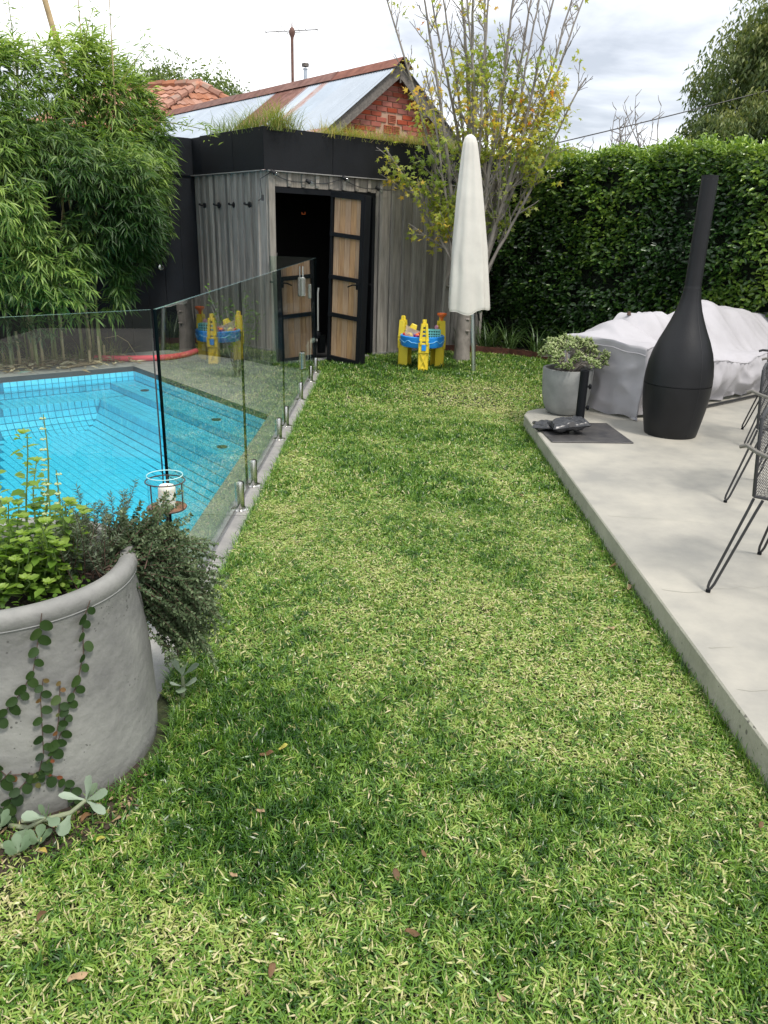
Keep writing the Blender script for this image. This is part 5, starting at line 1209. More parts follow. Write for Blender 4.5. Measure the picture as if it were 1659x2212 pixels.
# ------------------------------------------------------------------ potted jade plant
jc = V(1.49, 6.36, PATZ); b = B()
b.lathe(jc, [(.001, 0), (.125, 0), (.150, .018), (.178, .08), (.194, .16), (.203, .26), (.207, .37), (.203, .376), (.184, .376), (.180, .37), (.178, .335)], 56)
jp = thing('concrete_pot', 'small grey concrete pot holding a jade plant at the patio corner', 'pot', jc); b.build('shell', M['concrete_pot'], jp, smooth=True)
b = B(); b.lathe(jc, [(.180, .335), (.001, .345)], 32); b.build('potting_soil', M['soil'], jp)
jt = thing('jade_plant', 'bushy jade plant with thick pale green leaves in the concrete pot', 'plant', jc+ZU*.34)
b = B(); RP, RD = [], []
for i in range(30):
    a = i*2.4; el = random.uniform(.25, 1.25) if i > 5 else random.uniform(1.1, 1.5); L_ = random.uniform(.16, .27) if el < 1 else random.uniform(.20, .27)
    d = V(math.cos(a)*math.cos(el), math.sin(a)*math.cos(el)*.9, math.sin(el)*.85); p = jc+V(math.cos(a)*.04, math.sin(a)*.04, .34)
    mid = p+d*L_*.5+ZU*.05; tip = p+d*L_+V(0, 0, .02); b.tube([p, mid, tip], [.011, .008, .005], 6)
    for k in range(7):
        e_ = tip+Vector(rdir(1, -.3, 1)[0])*.045; b.tube([mid+(tip-mid)*.5, e_], [.005, .004], 5); RP.append(e_); RD.append((e_-jc-ZU*.45).normalized())
b.build('stem', M['bark'], jt, smooth=True)
RP = np.array([list(p) for p in RP]); RD = np.array([list(p) for p in RD]); n = len(RP); k = 9; ii = np.repeat(np.arange(n), k)
q = rdir(n*k, -.4, 1); D = q*.9+RD[ii]*.5+np.array([0, 0, .25])
leaves('foliage', RP[ii]+q*.008, D, q+rng.normal(0, .3, (n*k, 3)), rng.uniform(.026, .040, n*k), rng.uniform(.017, .025, n*k), T_THICK, M['jade'], jt, .35+.35*D[:, 2]/np.linalg.norm(D, axis=1)+rng.normal(0, .16, n*k))

# ------------------------------------------------------------------ parasol base plate with tube and weight bags
mc = V(1.47, 5.66, PATZ); ub = thing('weighted_stand', 'square black steel parasol base plate with upright black tube', 'stand', mc)
b = B(); b.box(mc+ZU*.005, (.60, .60, .009), (V(1, .06, 0).normalized(), V(-.06, 1, 0).normalized(), ZU), bev=.001); b.build('plate', M['steelplate'], ub)
tb_ = V(1.470, 5.74, PATZ+.009); b = B(); b.lathe(tb_, [(.033, 0), (.033, .45), (.030, .452), (.026, .45), (.026, .3)], 24); tbb = b.build('tube', M['black'], ub, smooth=True)
for z in (.17, .33):
    b = B(); b.tube([tb_+V(.03, 0, z), tb_+V(.05, 0, z)], .008, 8); b.lathe(tb_+V(.052, 0, z), [(.001, -.008), (.018, -.008), (.021, 0), (.018, .008), (.001, .008)], 8, (V(0, 1, 0), ZU, V(1, 0, 0))); b.build('knob', M['black'], tbb)
def bag(label, c, ax, lx, ly, h):
    X, Y = ax; b = B(); n = 26; vs = []
    for s_ in (1, -1):
        for i in range(n+1):
            for j in range(n+1):
                u, v = i/n*2-1, j/n*2-1; e_ = (1-abs(u)**3.5)*(1-abs(v)**3); w = max(e_, 0)**.5
                zz = (s_*h*.5*w+.010*w*math.sin(7*u+5*v+2*math.sin(4*v)))+.004*math.sin(19*u)*w
                pin = 1-.07*(abs(v)**2)*(1-abs(u)); pin2 = 1-.10*(abs(u)**2)*(1-abs(v))
                vs.append(c+X*(u*lx/2*pin2)+Y*(v*ly/2*pin)+ZU*(max(zz, -h*.46)+h*.46))
    m = n+1; fs = []
    for s_ in (0, 1):
        o_ = s_*m*m
        for i in range(n):
            for j in range(n):
                f = (o_+i*m+j, o_+(i+1)*m+j, o_+(i+1)*m+j+1, o_+i*m+j+1); fs.append(f if s_ == 0 else f[::-1])
    b.add(vs, fs); t_ = thing('weight_bag', label, 'bag', c, 0, 'black weight bags on the steel plate'); b.build('bag', M['bag'], t_, smooth='all')
    b = B(); ps = [c+X*(-.005)+Y*(v*ly/2*.98)+ZU*(h*.5*max(1-abs(v)**3, 0)**.5+h*.46+.004) for v in [i/8-1 for i in range(17)]]
    for i in range(16): b.add([ps[i]-X*.022, ps[i]+X*.022, ps[i+1]+X*.022, ps[i+1]-X*.022], [(0, 1, 2, 3)])
    b.build('strap', M['wire'], t_)
bag('flat black weight bag underneath at the left edge of the plate', V(1.26, 5.72, PATZ+.012), (V(.95, -.2, 0).normalized(), V(.2, .95, 0).normalized()), .30, .22, .05)
bag('shiny black weight bag on top with a strap across it', V(1.36, 5.62, PATZ+.035), (V(.97, .12, .10).normalized(), V(-.12, .97, 0).normalized()), .29, .20, .085)

# ------------------------------------------------------------------ wire chairs
def chair(label, foot1, foot2, scale=1.0):
    f1, f2 = Vector((*foot1, PATZ)), Vector((*foot2, PATZ)); x = (f2-f1); wd = x.length; x.normalize(); y = V(x.y, -x.x, 0)   # y: facing direction
    c = (f1+f2)/2+y*wd*.5; ch_ = thing('wire_chair', label, 'chair', c, math.atan2(x.y, x.x), 'black wire mesh chairs on the patio')
    def P(a, b_, z): return c+x*a+y*b_+ZU*z
    sw, sd_, sh = .225, .215, .43
    # hairpin legs
    for sx in (-1, 1):
        for sy in (-1, 1):
            ft = P(sx*wd/2, sy*wd/2, .012); t1 = P(sx*sw*.98, sy*(sd_-.00), sh-.01); t2 = P(sx*(sw-.085), sy*sd_*1.0, sh-.01)
            if sy < 0: t2 = P(sx*sw*.98, sy*(sd_-.035), sh-.01)
            dir_ = (t1-ft).normalized(); dr2 = (t2-ft).normalized(); b = B(); s_ = (t2-t1).normalized()
            b.tube([t1+ZU*.0-dir_*.0, t1-dir_*.05, ft+dir_*.03-s_*.009, ft+dir_*.008-s_*.006, ft+ZU*.0, ft+dr2*.008+s_*.006, ft+dr2*.03+s_*.009, t2-dr2*.05, t2], .0058, 8)
            lg = b.build('leg', M['chair'], ch_, smooth=True)
            b = B(); b.lathe(ft-ZU*.012, [(.001, 0), (.010, 0), (.010, .012), (.001, .014)], 10); b.build('foot', M['black'], lg)
    # seat and back outline tubes
    br = [(-sw, -sd_, sh), (-sw-.006, -sd_-.01, sh+.12), (-sw-.008, -sd_-.02, sh+.24), (-sw+.01, -sd_-.03, sh+.31), (-sw+.07, -sd_-.035, sh+.34), (0, -sd_-.04, sh+.345), (sw-.07, -sd_-.035, sh+.34), (sw-.01, -sd_-.03, sh+.31), (sw+.008, -sd_-.02, sh+.24), (sw+.006, -sd_-.01, sh+.12), (sw, -sd_, sh)]
    st_ = [(-sw, -sd_, sh), (-sw, sd_-.05, sh+.012), (-sw+.05, sd_, sh+.012), (sw-.05, sd_, sh+.012), (sw, sd_-.05, sh+.012), (sw, -sd_, sh)]
    b = B(); b.tube([P(*q) for q in br], .0075, 8); b.build('back_frame', M['chair'], ch_, smooth=True)
    b = B(); b.tube([P(*q) for q in st_], .0065, 8); b.build('seat_frame', M['chair'], ch_, smooth=True)
    def mesh(name, f, nu, nv, amp):
        b = B()
        for i in range(nu):
            for ph in (0, 1):
                pts = [Vector(f((i+.5+.44*math.cos(math.pi*(j+ph)))/nu, j/nv)) for j in range(nv+1)]
                b.tube(pts, .0016, 4, cap=False)
        b.build(name, M['chair'], ch_)
    def fb(u, v):      # back: v goes up, u across
        z = sh+v*.335; yb = -sd_-.035*v-.02*math.sin(math.pi*u)*v; w = sw*(1.0+.03*v)
        top = 1-.03*abs(2*u-1)**4; return P((2*u-1)*w*(1 if v < .9 else .93), yb, sh+(z-sh)*top)
    def fs_(u, v): return P((2*u-1)*sw, -sd_+v*2*sd_, sh-.028*math.sin(math.pi*u)*math.sin(math.pi*v)+.010*v)
    mesh('back_mesh', fb, 12, 26, .4); mesh('seat_mesh', fs_, 12, 28, .4)
    for sx in (-1, 1):
        b = B(); pts = []
        for i in range(15):
            q = i/14; a = math.pi*(q-.5)*1.0
            pts.append(P(sx*(sw+.012+.085*math.cos(a)), -sd_-.06+.30*(q)+.0, sh+.20-.012*math.sin(math.pi*q)))
        pts = [P(sx*(sw+.012), -sd_-.085, sh+.19)]+pts+[P(sx*(sw+.0), sd_-.0, sh+.16), P(sx*sw, sd_-.04, sh+.02)]
        b.tube(pts, .0085, 8); b.build('armrest', M['chair_wear'] if sx < 0 else M['chair'], ch_, smooth=True)
    return ch_
chair('nearest black wire mesh chair with hairpin legs at the right edge', (1.37, 2.92), (1.78, 3.35))
chair('middle wire chair, mostly cut off by the right edge behind the nearest one', (1.93, 4.11), (2.30, 4.56))
chair('farthest wire chair beside the covered lounge', (2.58, 5.36), (2.81, 5.93))
# dining table edge beyond the chairs
tq = V(3.05, 5.0, PATZ); tb2 = thing('outdoor_table', 'dark outdoor dining table standing beyond the wire chairs at the right edge', 'table', tq)
b = B(); b.box(tq+V(.45, -1.0, .73), (.95, 2.2, .035), bev=.004); b.build('tabletop', M['iron'], tb2)
for dx3 in (.05, .85):
    for dy3 in (-2.0, .0): b = B(); b.box(tq+V(dx3, dy3, .356), (.06, .06, .711)); b.build('leg', M['iron'], tb2)

# ------------------------------------------------------------------ big round planter and its herbs
pc = V(-1.075, 1.98, -.03); pl = thing('round_planter', 'large round weathered concrete planter in the left foreground', 'planter', pc)
b = B(); prof = [(.370, 0), (.378, .02), (.382, .12), (.377, .30), (.362, .50), (.357, .580), (.360, .590), (.3635, .600), (.3635, .615), (.358, .627), (.345, .634), (.328, .633), (.315, .624), (.311, .60), (.310, .50)]
b.lathe(pc, prof, 128); b.build('shell', M['concrete_dark'], pl, smooth=True)
b = B(); b.lathe(pc, [(.311, .535), (.15, .56), (.001, .55)], 48); b.build('potting_soil', M['soil'], pl, smooth=True)
b = B(); b.lathe(pc, [(.3570, .582), (.3605, .5850), (.3585, .5880)], 128); b.build('cast_line', M['concrete_pot'], pl, smooth=True)
# basil
bs = thing('basil_plant', 'tall bright green basil with white flower spikes in the planter', 'plant', (-1.0, 1.98, .55))
stb = B(); PB, DB, LB, TB = [], [], [], []; FL = []
def fol(p, d, l, t): PB.append(p); DB.append(d); LB.append(l); TB.append(t)
tops = [(-.905, 1.97, 1.03, 1), (-.955, 1.95, .98, 0), (-1.05, 1.95, .90, 1), (-.90, 1.93, .86, 1), (-.875, 1.96, .88, 1), (-.85, 1.93, .80, 0), (-1.08, 2.0, .86, 0), (-.98, 1.86, .82, 0), (-.90, 1.85, .74, 0), (-.86, 1.86, .70, 0), (-1.02, 1.82, .76, 0), (-.95, 1.80, .68, 0), (-1.10, 1.84, .78, 0), (-.84, 2.0, .74, 0), (-1.0, 2.1, .86, 0), (-1.15, 2.0, .88, 0), (-.92, 1.78, .64, 0), (-1.05, 1.78, .66, 0), (-.87, 1.80, .62, 0), (-.98, 1.76, .62, 0)]+[(random.uniform(-1.12, -.845), random.uniform(1.77, 2.04), random.uniform(.62, .80), 0) for _ in range(38)]
for (x, y, zt, fl_) in tops:
    p0 = V(-1.0+(x+1.0)*.55, 1.96+(y-1.96)*.5, .55); p1 = V(x, y, zt); pts = [p0+(p1-p0)*q+V(.012*math.sin(q*5+x*30), 0, 0) for q in [i/8 for i in range(9)]]
    stb.tube(pts, [.0038*(1-i/12) for i in range(9)], 6); n = int((zt-.55)/.027)
    for k in range(n):
        q = (k+.6)/n; c = p0+(p1-p0)*q; z = c.z
        if fl_ and q > .55: 
            for m in range(5): FL.append((c+V(math.cos(m*1.26)*.006, math.sin(m*1.26)*.006, 0), q))
            if q < .75 and random.random() < .4: fol(c, V(random.uniform(-1, 1), random.uniform(-1, 1), .2), .022, .8)
            continue
        a = k*1.57+x*40; big = random.uniform(.040, .062)*(1.15-.55*q if not fl_ else .8)
        for s_ in (0, math.pi): 
            d = V(math.cos(a+s_), math.sin(a+s_), random.uniform(-.25, .45)); fol(c+d*.008, d, big, .25+.45*q+random.gauss(0, .13))
            if random.random() < .95: d = V(math.cos(a+s_+.8), math.sin(a+s_+.8), random.uniform(0, .9)); fol(c+d*.006, d, big*.5, .5+.4*q+random.gauss(0, .1))
    if not fl_:
        for m in range(7): a = m*.9; fol(p1, V(math.cos(a), math.sin(a), .5+.1*m), .026-.002*m, .9)
stb.build('stems', M['stem'], bs, smooth=True)
PB = np.array([list(p) for p in PB]); DB = np.array([list(p) for p in DB]); LB = np.array(LB); n = len(PB)
leaves('foliage', PB, DB, np.array([0, 0, 1.])+rng.normal(0, .25, (n, 3)), LB, LB*.60, T_OVAL, M['basil'], bs, np.array(TB), smooth=True)
b = B(); 
for (c, q) in FL: b.ball(c, .0032 if random.random() < .85 else .005, 6, (1, 1, .7))
fo = b.build('flower_spike', M['flower'], bs); tag(fo, kind='stuff')
# rosemary and thyme
def herb(name, label, roots, n, L, spread_dir, leafL, leafW, m, spacing, per, droop, target=None):
    t_ = thing(name, label, 'plant', tuple(roots)); tb3 = B(); P, D, T = [], [], []
    for i in range(n):
        p, tip, bend = target(i); p, tip, bend = Vector(p), Vector(tip), Vector(bend); d = tip-p; k = max(int(d.length/.02), 5); pts = [p+d*(j/k)+bend*(4*(j/k)*(1-j/k)) for j in range(k+1)]
        tb3.tube(pts, [.0016*(1.3-j/k) for j in range(k+1)], 4, cap=False)
        m_ = int(d.length*(1)/spacing)
        for j in range(m_):
            q = .12+.88*j/m_; x = q*k; a_ = int(min(x, k-1)); c = pts[a_]+(pts[a_+1]-pts[a_])*(x-a_); td = (pts[a_+1]-pts[a_]).normalized()
            for s_ in range(per):
                u = Vector(rdir(1)[0]); s2 = (u-td*u.dot(td)).normalized(); P.append(c); D.append(s2*.85+td*random.uniform(.2, .9)); T.append(.3+.45*q+random.gauss(0, .15))
    tag(tb3.build('stems', M['twig'], t_, smooth=True), kind='stuff'); n_ = len(P)
    leaves('foliage', np.array([list(p) for p in P]), np.array([list(p) for p in D]), rdir(n_, -.2, 1), rng.uniform(leafL*.7, leafL*1.3, n_), rng.uniform(leafW*.8, leafW*1.2, n_), T_LANCE, m, t_, np.array(T))
def rt(i):
    p = V(-.88+random.gauss(0, .045), 2.05+random.gauss(0, .09), .55); return p, p+V(random.gauss(.01, .05), random.gauss(-.02, .06), random.uniform(.08, .20)+(.05 if i % 7 == 0 else 0)), (random.gauss(0, .01), 0, 0)
herb('rosemary_plant', 'grey green rosemary with narrow needle leaves right of the basil', (-.88, 2.05, .55), 70, 0, 0, .017, .0032, M['rosemary'], .0042, 2, 0, rt)
def tt_(i):
    p = V(-.80+random.gauss(0, .035), 2.14+random.gauss(0, .06), .57); a = random.random()
    if a < .03:
        tip = V(random.uniform(-.84, -.62), 2.15+random.uniform(-.08, .1), random.uniform(.69, .77)); bd = (0, 0, 0)
    elif a < .26:   # up
        tip = V(random.uniform(-.86, -.60), 2.15+random.uniform(-.1, .14), random.uniform(.57, .655)+(.05 if random.random() < .10 else 0)); bd = (0, 0, 0)
    elif a < .62: # outwards to the right
        an = random.uniform(-.55, 1.25); r = random.uniform(.16, .34); tip = V(-.80+r*math.cos(an), 2.16+r*math.sin(an)*.6, random.uniform(.36, .64)-max(0, r-.2)*.6); bd = (random.uniform(-.02, .03), 0, random.uniform(-.04, .05))
    else:         # hanging down the outside
        an = random.uniform(-.45, 1.1); r = random.uniform(.12, .29); tip = V(-.80+r*math.cos(an), 2.16+r*math.sin(an)*.7, random.uniform(.16, .46)); bd = (random.uniform(-.03, .05), random.uniform(-.02, .02), random.uniform(-.05, .04))
    return p, tip, bd
herb('thyme_plant', 'dense dark thyme bush spilling over the right rim of the planter', (-.78, 2.14, .56), 430, 0, 0, .0125, .0078, M['herb'], .0056, 2, 0, tt_)
# low leaves along the soil, left of the basil
n = 160; a = rng.uniform(-2.2, -.2, n); r = rng.uniform(.16, .29, n); P = np.stack([-1.03+r*np.cos(a), 1.98+r*np.sin(a), .55+rng.uniform(0, .035, n)], 1)
t_ = thing('ground_cover_plant', 'low small leaved green plant growing along the planter soil under the basil', 'plant', (-1.0, 1.75, .55)); leaves('foliage', P, rdir(n, -.1, .6), rdir(n, .5, 1), rng.uniform(.012, .026, n), .014, T_OVAL, M['basil'], t_, rng.normal(.3, .2, n))

# creeping fig on the planter wall
def vine(label, path, size=.024, young=False, dens=1.25):
    t_ = thing('creeping_fig', label, 'vine', pc, 0, 'creeping fig strands on the planter wall')
    pts = []
    for (an, z) in path:
        r = np.interp(z, [q[1] for q in prof[:10]], [q[0] for q in prof[:10]])+.004; pts.append(pc+V(r*math.cos(R(an)), r*math.sin(R(an)), z+.01))
    fine = []
    for i in range(len(pts)-1):
        for j in range(6): fine.append(pts[i]+(pts[i+1]-pts[i])*(j/6))
    fine.append(pts[-1]); b = B(); b.tube(fine, .0012, 5); b.build('stem', M['twig'], t_, smooth=True)
    P, D, N_, L_, T = [], [], [], [], []; acc = 0; sgn = 1; i = 0
    for i in range(1, len(fine)):
        acc += (fine[i]-fine[i-1]).length
        if acc > size*.80/dens:
            acc = 0; p = fine[i]; nrm = (V(p.x, p.y, 0)-V(pc.x, pc.y, 0)).normalized(); td = (fine[i]-fine[i-1]).normalized(); sd2 = nrm.cross(td)*sgn; sgn = -sgn
            small = random.random() < .22
            P.append(list(p+nrm*.004)); D.append(list(sd2*.7-ZU*.55+nrm*.25+td*.2)); N_.append(list(nrm+Vector(rdir(1)[0])*.35)); l = size*random.uniform(.8, 1.25)*(.55 if small else 1)
            L_.append(l); T.append((.95 if small or young else .36)+random.gauss(0, .12))
    L_ = np.array(L_); leaves('foliage', P, D, N_, L_, L_*.92, T_ROUND, M['fig'], t_, np.array(T), smooth=True)
vine('creeping fig strand hanging over the rim at the right of the planter front', [(-31, .60), (-35, .55), (-37, .46), (-42, .38), (-47, .33), (-50, .27), (-56, .20), (-62, .14)], .028)
vine('creeping fig strand hanging over the rim in the middle of the planter front', [(-51, .61), (-53, .55), (-57, .46), (-62, .41), (-68, .37), (-76, .31), (-84, .29)], .028)
vine('young reddish creeping fig shoot climbing between two longer strands', [(-62, .14), (-58, .22), (-57, .30), (-56, .38), (-54, .43)], .026)
vine('reddish creeping fig shoot with small leaves right of the middle strand', [(-60, .15), (-54, .22), (-51, .30), (-49, .37), (-48, .41)], .024, young=False)
vine('creeping fig mass at the foot of the planter front', [(-78, .24), (-72, .18), (-64, .17), (-58, .155), (-53, .13), (-50, .08), (-49, .03)], .026, dens=1.7)
vine('creeping fig strand down the left of the planter front', [(-64, .16), (-70, .12), (-75, .08), (-74, .03)], .032, dens=1.5)
vine('dark creeping fig strand low at the left edge of the planter', [(-70, .19), (-78, .14), (-82, .08), (-78, .02)], .036, dens=1.6)
vine('creeping fig runner at the left edge beneath the rim', [(-76, .30), (-84, .27), (-92, .26)], .024)

# loose shrub behind the pool glass
sq = V(-1.62, 8.25, 0); t_ = thing('shrub', 'loose pale green shrub behind the pool glass in front of the shed wall', 'shrub', sq); b = B(); SP_ = []
for i in range(16):
    a = i*2.4; tip = sq+V(math.cos(a)*random.uniform(.08, .38), math.sin(a)*.2, random.uniform(.55, .98)); b.tube([sq+V(math.cos(a)*.02, math.sin(a)*.02, 0), sq+(tip-sq)*.5+V(0, 0, .06), tip], [.006, .005, .003], 5)
    for j in range(26): q = random.uniform(.5, 1.03); SP_.append(list(sq+(tip-sq)*q+Vector((random.gauss(0, .035), random.gauss(0, .035), random.gauss(0, .03)))))
b.build('stem', M['bark'], t_, smooth=True); n = len(SP_)
leaves('foliage', SP_, rdir(n, -.3, .8), rdir(n, .2, 1), rng.uniform(.03, .055, n), .022, T_OVAL, M['basil'], t_, rng.normal(.35, .25, n))

# candle lantern on a garden stake
lc = V(-.74, 2.45, .60); ln_ = thing('candle_lantern', 'glass lantern with white candle on a rusty iron garden stake', 'lantern', (lc.x, lc.y, 0))
b = B(); b.tube([V(lc.x, lc.y, -.02), lc-ZU*.0], .0045, 8); b.build('stake', M['lantern_iron'], ln_, smooth=True)
b = B(); b.lathe(lc, [(.001, -.001), (.064, 0), (.066, .003), (.064, .006), (.001, .005)], 40); b.build('plate', M['rust_plate'], ln_, smooth=True)
for z, r in ((.004, .065), (.098, .065)):
    b = B(); b.tube([lc+V(r*math.cos(t), r*math.sin(t), z) for t in [i*math.pi/20 for i in range(40)]], .0022, 6, closed=True); b.build('ring', M['lantern_iron'], ln_, smooth=True)
for a in (-120, -20, 100): 
    b = B(); b.tube([lc+V(.065*math.cos(R(a)), .065*math.sin(R(a)), .003), lc+V(.065*math.cos(R(a)), .065*math.sin(R(a)), .098)], .0022, 6); b.build('upright', M['lantern_iron'], ln_, smooth=True)
b = B(); b.lathe(lc, [(.059, .006), (.059, .118)], 40); g_ = b.build('glass_cylinder', M['clear_glass'], ln_, smooth=True)
b = B(); b.tube([lc+V(.059*math.cos(t), .059*math.sin(t), .118) for t in [i*math.pi/20 for i in range(40)]], .0016, 6, closed=True); b.build('rim', M['glass_top'], g_, smooth=True)
cl = thing('pillar_candle', 'white pillar candle leaning slightly inside the glass lantern', 'candle', lc+ZU*.006)
b = B(); tl = (V(.06, .0, 1)).normalized(); xx_ = V(1, 0, -.06).normalized(); b.lathe(lc+V(0, 0, .006), [(.001, 0), (.029, 0), (.029, .062), (.028, .070), (.024, .076), (.010, .074), (.001, .072)], 32, (xx_, V(0, 1, 0), tl)); b.build('wax', M['candle'], cl, smooth=True)
b = B(); b.tube([lc+tl*.074, lc+tl*.084+V(.002, 0, 0)], .0012, 5); b.build('wick', M['wire'], cl)

# silver succulents at the foot of the planter
def paddle(t_, p, d, L_, w, nrm, tint):
    leaves('leaf', [list(p)], [list(d)], [list(nrm)], L_, w, T_PAD, M['silver'], t_, np.array([tint]), smooth=True)
T_PAD = ([(0, .07, 0), (0, -.07, 0), (.3, .16, .02), (.3, -.16, .02), (.62, .42, .06), (.62, -.42, .06), (.85, .40, .05), (.85, -.40, .05), (1.0, .12, .0), (1.0, -.12, .0), (.3, 0, -.03), (.65, 0, -.02), (.88, 0, -.01)],
         [(0, 10, 2), (0, 1, 10), (1, 3, 10), (2, 10, 11), (2, 11, 4), (3, 11, 10), (3, 5, 11), (4, 11, 12), (4, 12, 6), (5, 12, 11), (5, 7, 12), (6, 12, 8), (7, 9, 12), (8, 12, 9)])
def succ(label, stems):
    t_ = thing('succulent', label, 'succulent', stems[0][0][0], 0, 'silver succulents beside the planter')
    for path, r, lv in stems:
        b = B(); b.tube(path, [r*(1-.35*i/(len(path)-1)) for i in range(len(path))], 8); b.build('stem', M['silver_stem'], t_, smooth=True)
        for (k, d, L_, w, tn) in lv: paddle(t_, Vector(path[k]), V(*d), L_, w, V(d[2]*-.5*d[0], -.3, 1), tn)
M['silver_stem'] = mat('succulent_stem', (.24, .27, .17), .6, var=.2, vscale=20)
succ('silvery succulent with paddle leaves leaning out at the right foot of the planter', [
    ([(-.93, 1.61, .02), (-.86, 1.60, .035), (-.80, 1.61, .05), (-.765, 1.63, .075)], .008, [(3, (.25, .1, 1), .075, .042, .8), (3, (.9, -.1, .45), .07, .04, .6), (3, (.8, -.5, -.1), .075, .028, .7), (3, (-.8, -.2, .35), .07, .026, .75), (2, (-.1, -.6, -.35), .06, .045, .55), (3, (.5, .4, .7), .05, .03, .5)]),
    ([(-.96, 1.60, .01), (-.90, 1.58, .025), (-.85, 1.58, .06)], .007, [(2, (.3, -.2, .8), .05, .035, .45), (2, (-.9, -.2, .2), .06, .036, .65), (2, (.7, -.5, .1), .055, .034, .5), (1, (-.2, -.8, .1), .05, .035, .4), (2, (-.3, -.1, 1), .045, .018, .3)])])
succ('low green succulent rosettes on the soil at the bottom left', [
    ([(-.98, 1.55, .0), (-.93, 1.52, .015), (-.89, 1.50, .02)], .007, [(2, (math.cos(k*1.05), math.sin(k*1.05), .9), .046, .028, .1+.06*(k % 3)) for k in range(6)]),
    ([(-1.0, 1.60, .0), (-.97, 1.57, .03)], .007, [(1, (math.cos(k*1.2), math.sin(k*1.2), 1.0), .048, .03, .15+.06*(k % 3)) for k in range(5)]),
    ([(-.90, 1.57, .0), (-.86, 1.545, .015)], .006, [(1, (math.cos(k*1.3+.4), math.sin(k*1.3+.4), .7), .042, .03, .08) for k in range(5)])])
succ('silver succulent half hidden behind the planter under the thyme', [
    ([(-.66, 2.20, .0), (-.655, 2.2, .06), (-.655, 2.2, .10)], .008, [(2, (-.3, -.3, 1), .095, .05, 1.0), (2, (.3, -.5, .8), .095, .05, 1.0), (1, (.6, -.4, .5), .08, .044, .9), (1, (-.2, -.7, .5), .08, .046, 1.0), (2, (.8, .1, .6), .07, .036, .75), (1, (.1, -.8, .2), .07, .04, .6)])])
b = B(); bp = [(-1.4, 1.2), (-.92, 1.40), (-.84, 1.47), (-.76, 1.545), (-.70, 1.61), (-.67, 1.68), (-.64, 1.80), (-.72, 1.9), (-1.4, 1.9)]
b.add([(x, y, .004) for x, y in bp], [tuple(range(len(bp)))]); tag(b.build('planting_soil', M['soil']), kind='structure')
n = 260; a = rng.uniform(-2.0, -.25, n); r = rng.uniform(.39, .52, n); P = np.stack([-1.03+r*np.cos(a), 1.98+r*np.sin(a), rng.uniform(.006, .02, n)], 1); ok = (P[:, 0] < -.66) & (P[:, 1] > 1.4); P = P[ok]; n = len(P)
tag(leaves('mulch', P, rdir(n, -.1, .2), rdir(n, .6, 1), rng.uniform(.01, .035, n), .007, T_LANCE, M['litter'], None, rng.random(n)*.5), kind='stuff')

# ------------------------------------------------------------------ lawn blades
def inlawn(x, y):
    pe = np.interp(x, [1.14, 1.19, 1.28, 1.45, 5.2], [6.25, 6.40, 6.49, 6.56, 9.2])
    ok = (x < 1.135) | (y > pe+.012)
    be = np.interp(x, [-1.38, -.745, -.28, .5, .78, 1.0, 1.3, 1.62, 1.9, 2.2, 2.5, 2.85, 3.2], [9.05, 9.60, 9.98, 10.60, 10.60, 10.60, 10.54, 10.40, 10.18, 9.84, 9.43, 8.93, 8.38])
    ok &= y < be
    strip_ = (x > -.742) | (y < 2.15) | ((y > 8.79) & (y > 8.79-(x+.745)*.45))
    ok &= strip_ & (np.hypot(x+1.03, y-1.98) > .385)
    bedd = (x < -.66) & (y > 1.47+(x+.84)*.85) & (y < 1.88)
    ok &= ~(bedd & (rng.random(len(x)) < .75))
    ok &= ~((np.hypot(x-.93, y-9.86) < .12))
    return ok
def dry(x, y):
    d = .30*field(x, y, 2.2, 101)+.24*field(x, y, 7, 102)+.26*field(x, y, 22, 103)
    for (cx, cy, rx, ry, am) in ((.75, 7.35, .55, .55, 1.0), (1.0, 6.9, .25, .3, .5), (.2, 7.2, .7, .8, .35), (-.62, 5.15, .14, .22, 1.1), (-.60, 4.1, .12, .10, 1.2), (-.62, 3.62, .14, .12, 1.3), (-.60, 3.2, .12, .12, .9), (.0, 3.3, .6, .9, .30), (.42, 1.95, .28, .10, .9), (.48, 2.25, .30, .12, .6), (-.86, 1.32, .10, .09, 2.1), (-.72, 1.0, .2, .07, 1.1), (-.45, 1.32, .09, .05, .9), (-.1, 2.4, .1, .08, .6), (.5, 1.1, .15, .1, .5), (0, 4.6, .6, .6, .25),
                               (.55, 1.72, .18, .13, -1.1), (-.45, 1.95, .30, .45, -1.1), (-.3, 1.55, .25, .25, -.5), (.35, 1.25, .8, .35, .35), (.4, 2.7, .5, .5, .3), (.0, 9.4, 2, .75, -.9), (1.0, 4.6, .2, .9, -.5), (-.3, 6.0, .5, .3, -.4), (-.5, 2.6, .25, .5, -.35), (1.0, 9.2, .7, .5, -.4)):
        d = d+am*np.exp(-((x-cx)/rx)**2-((y-cy)/ry)**2)
    return d
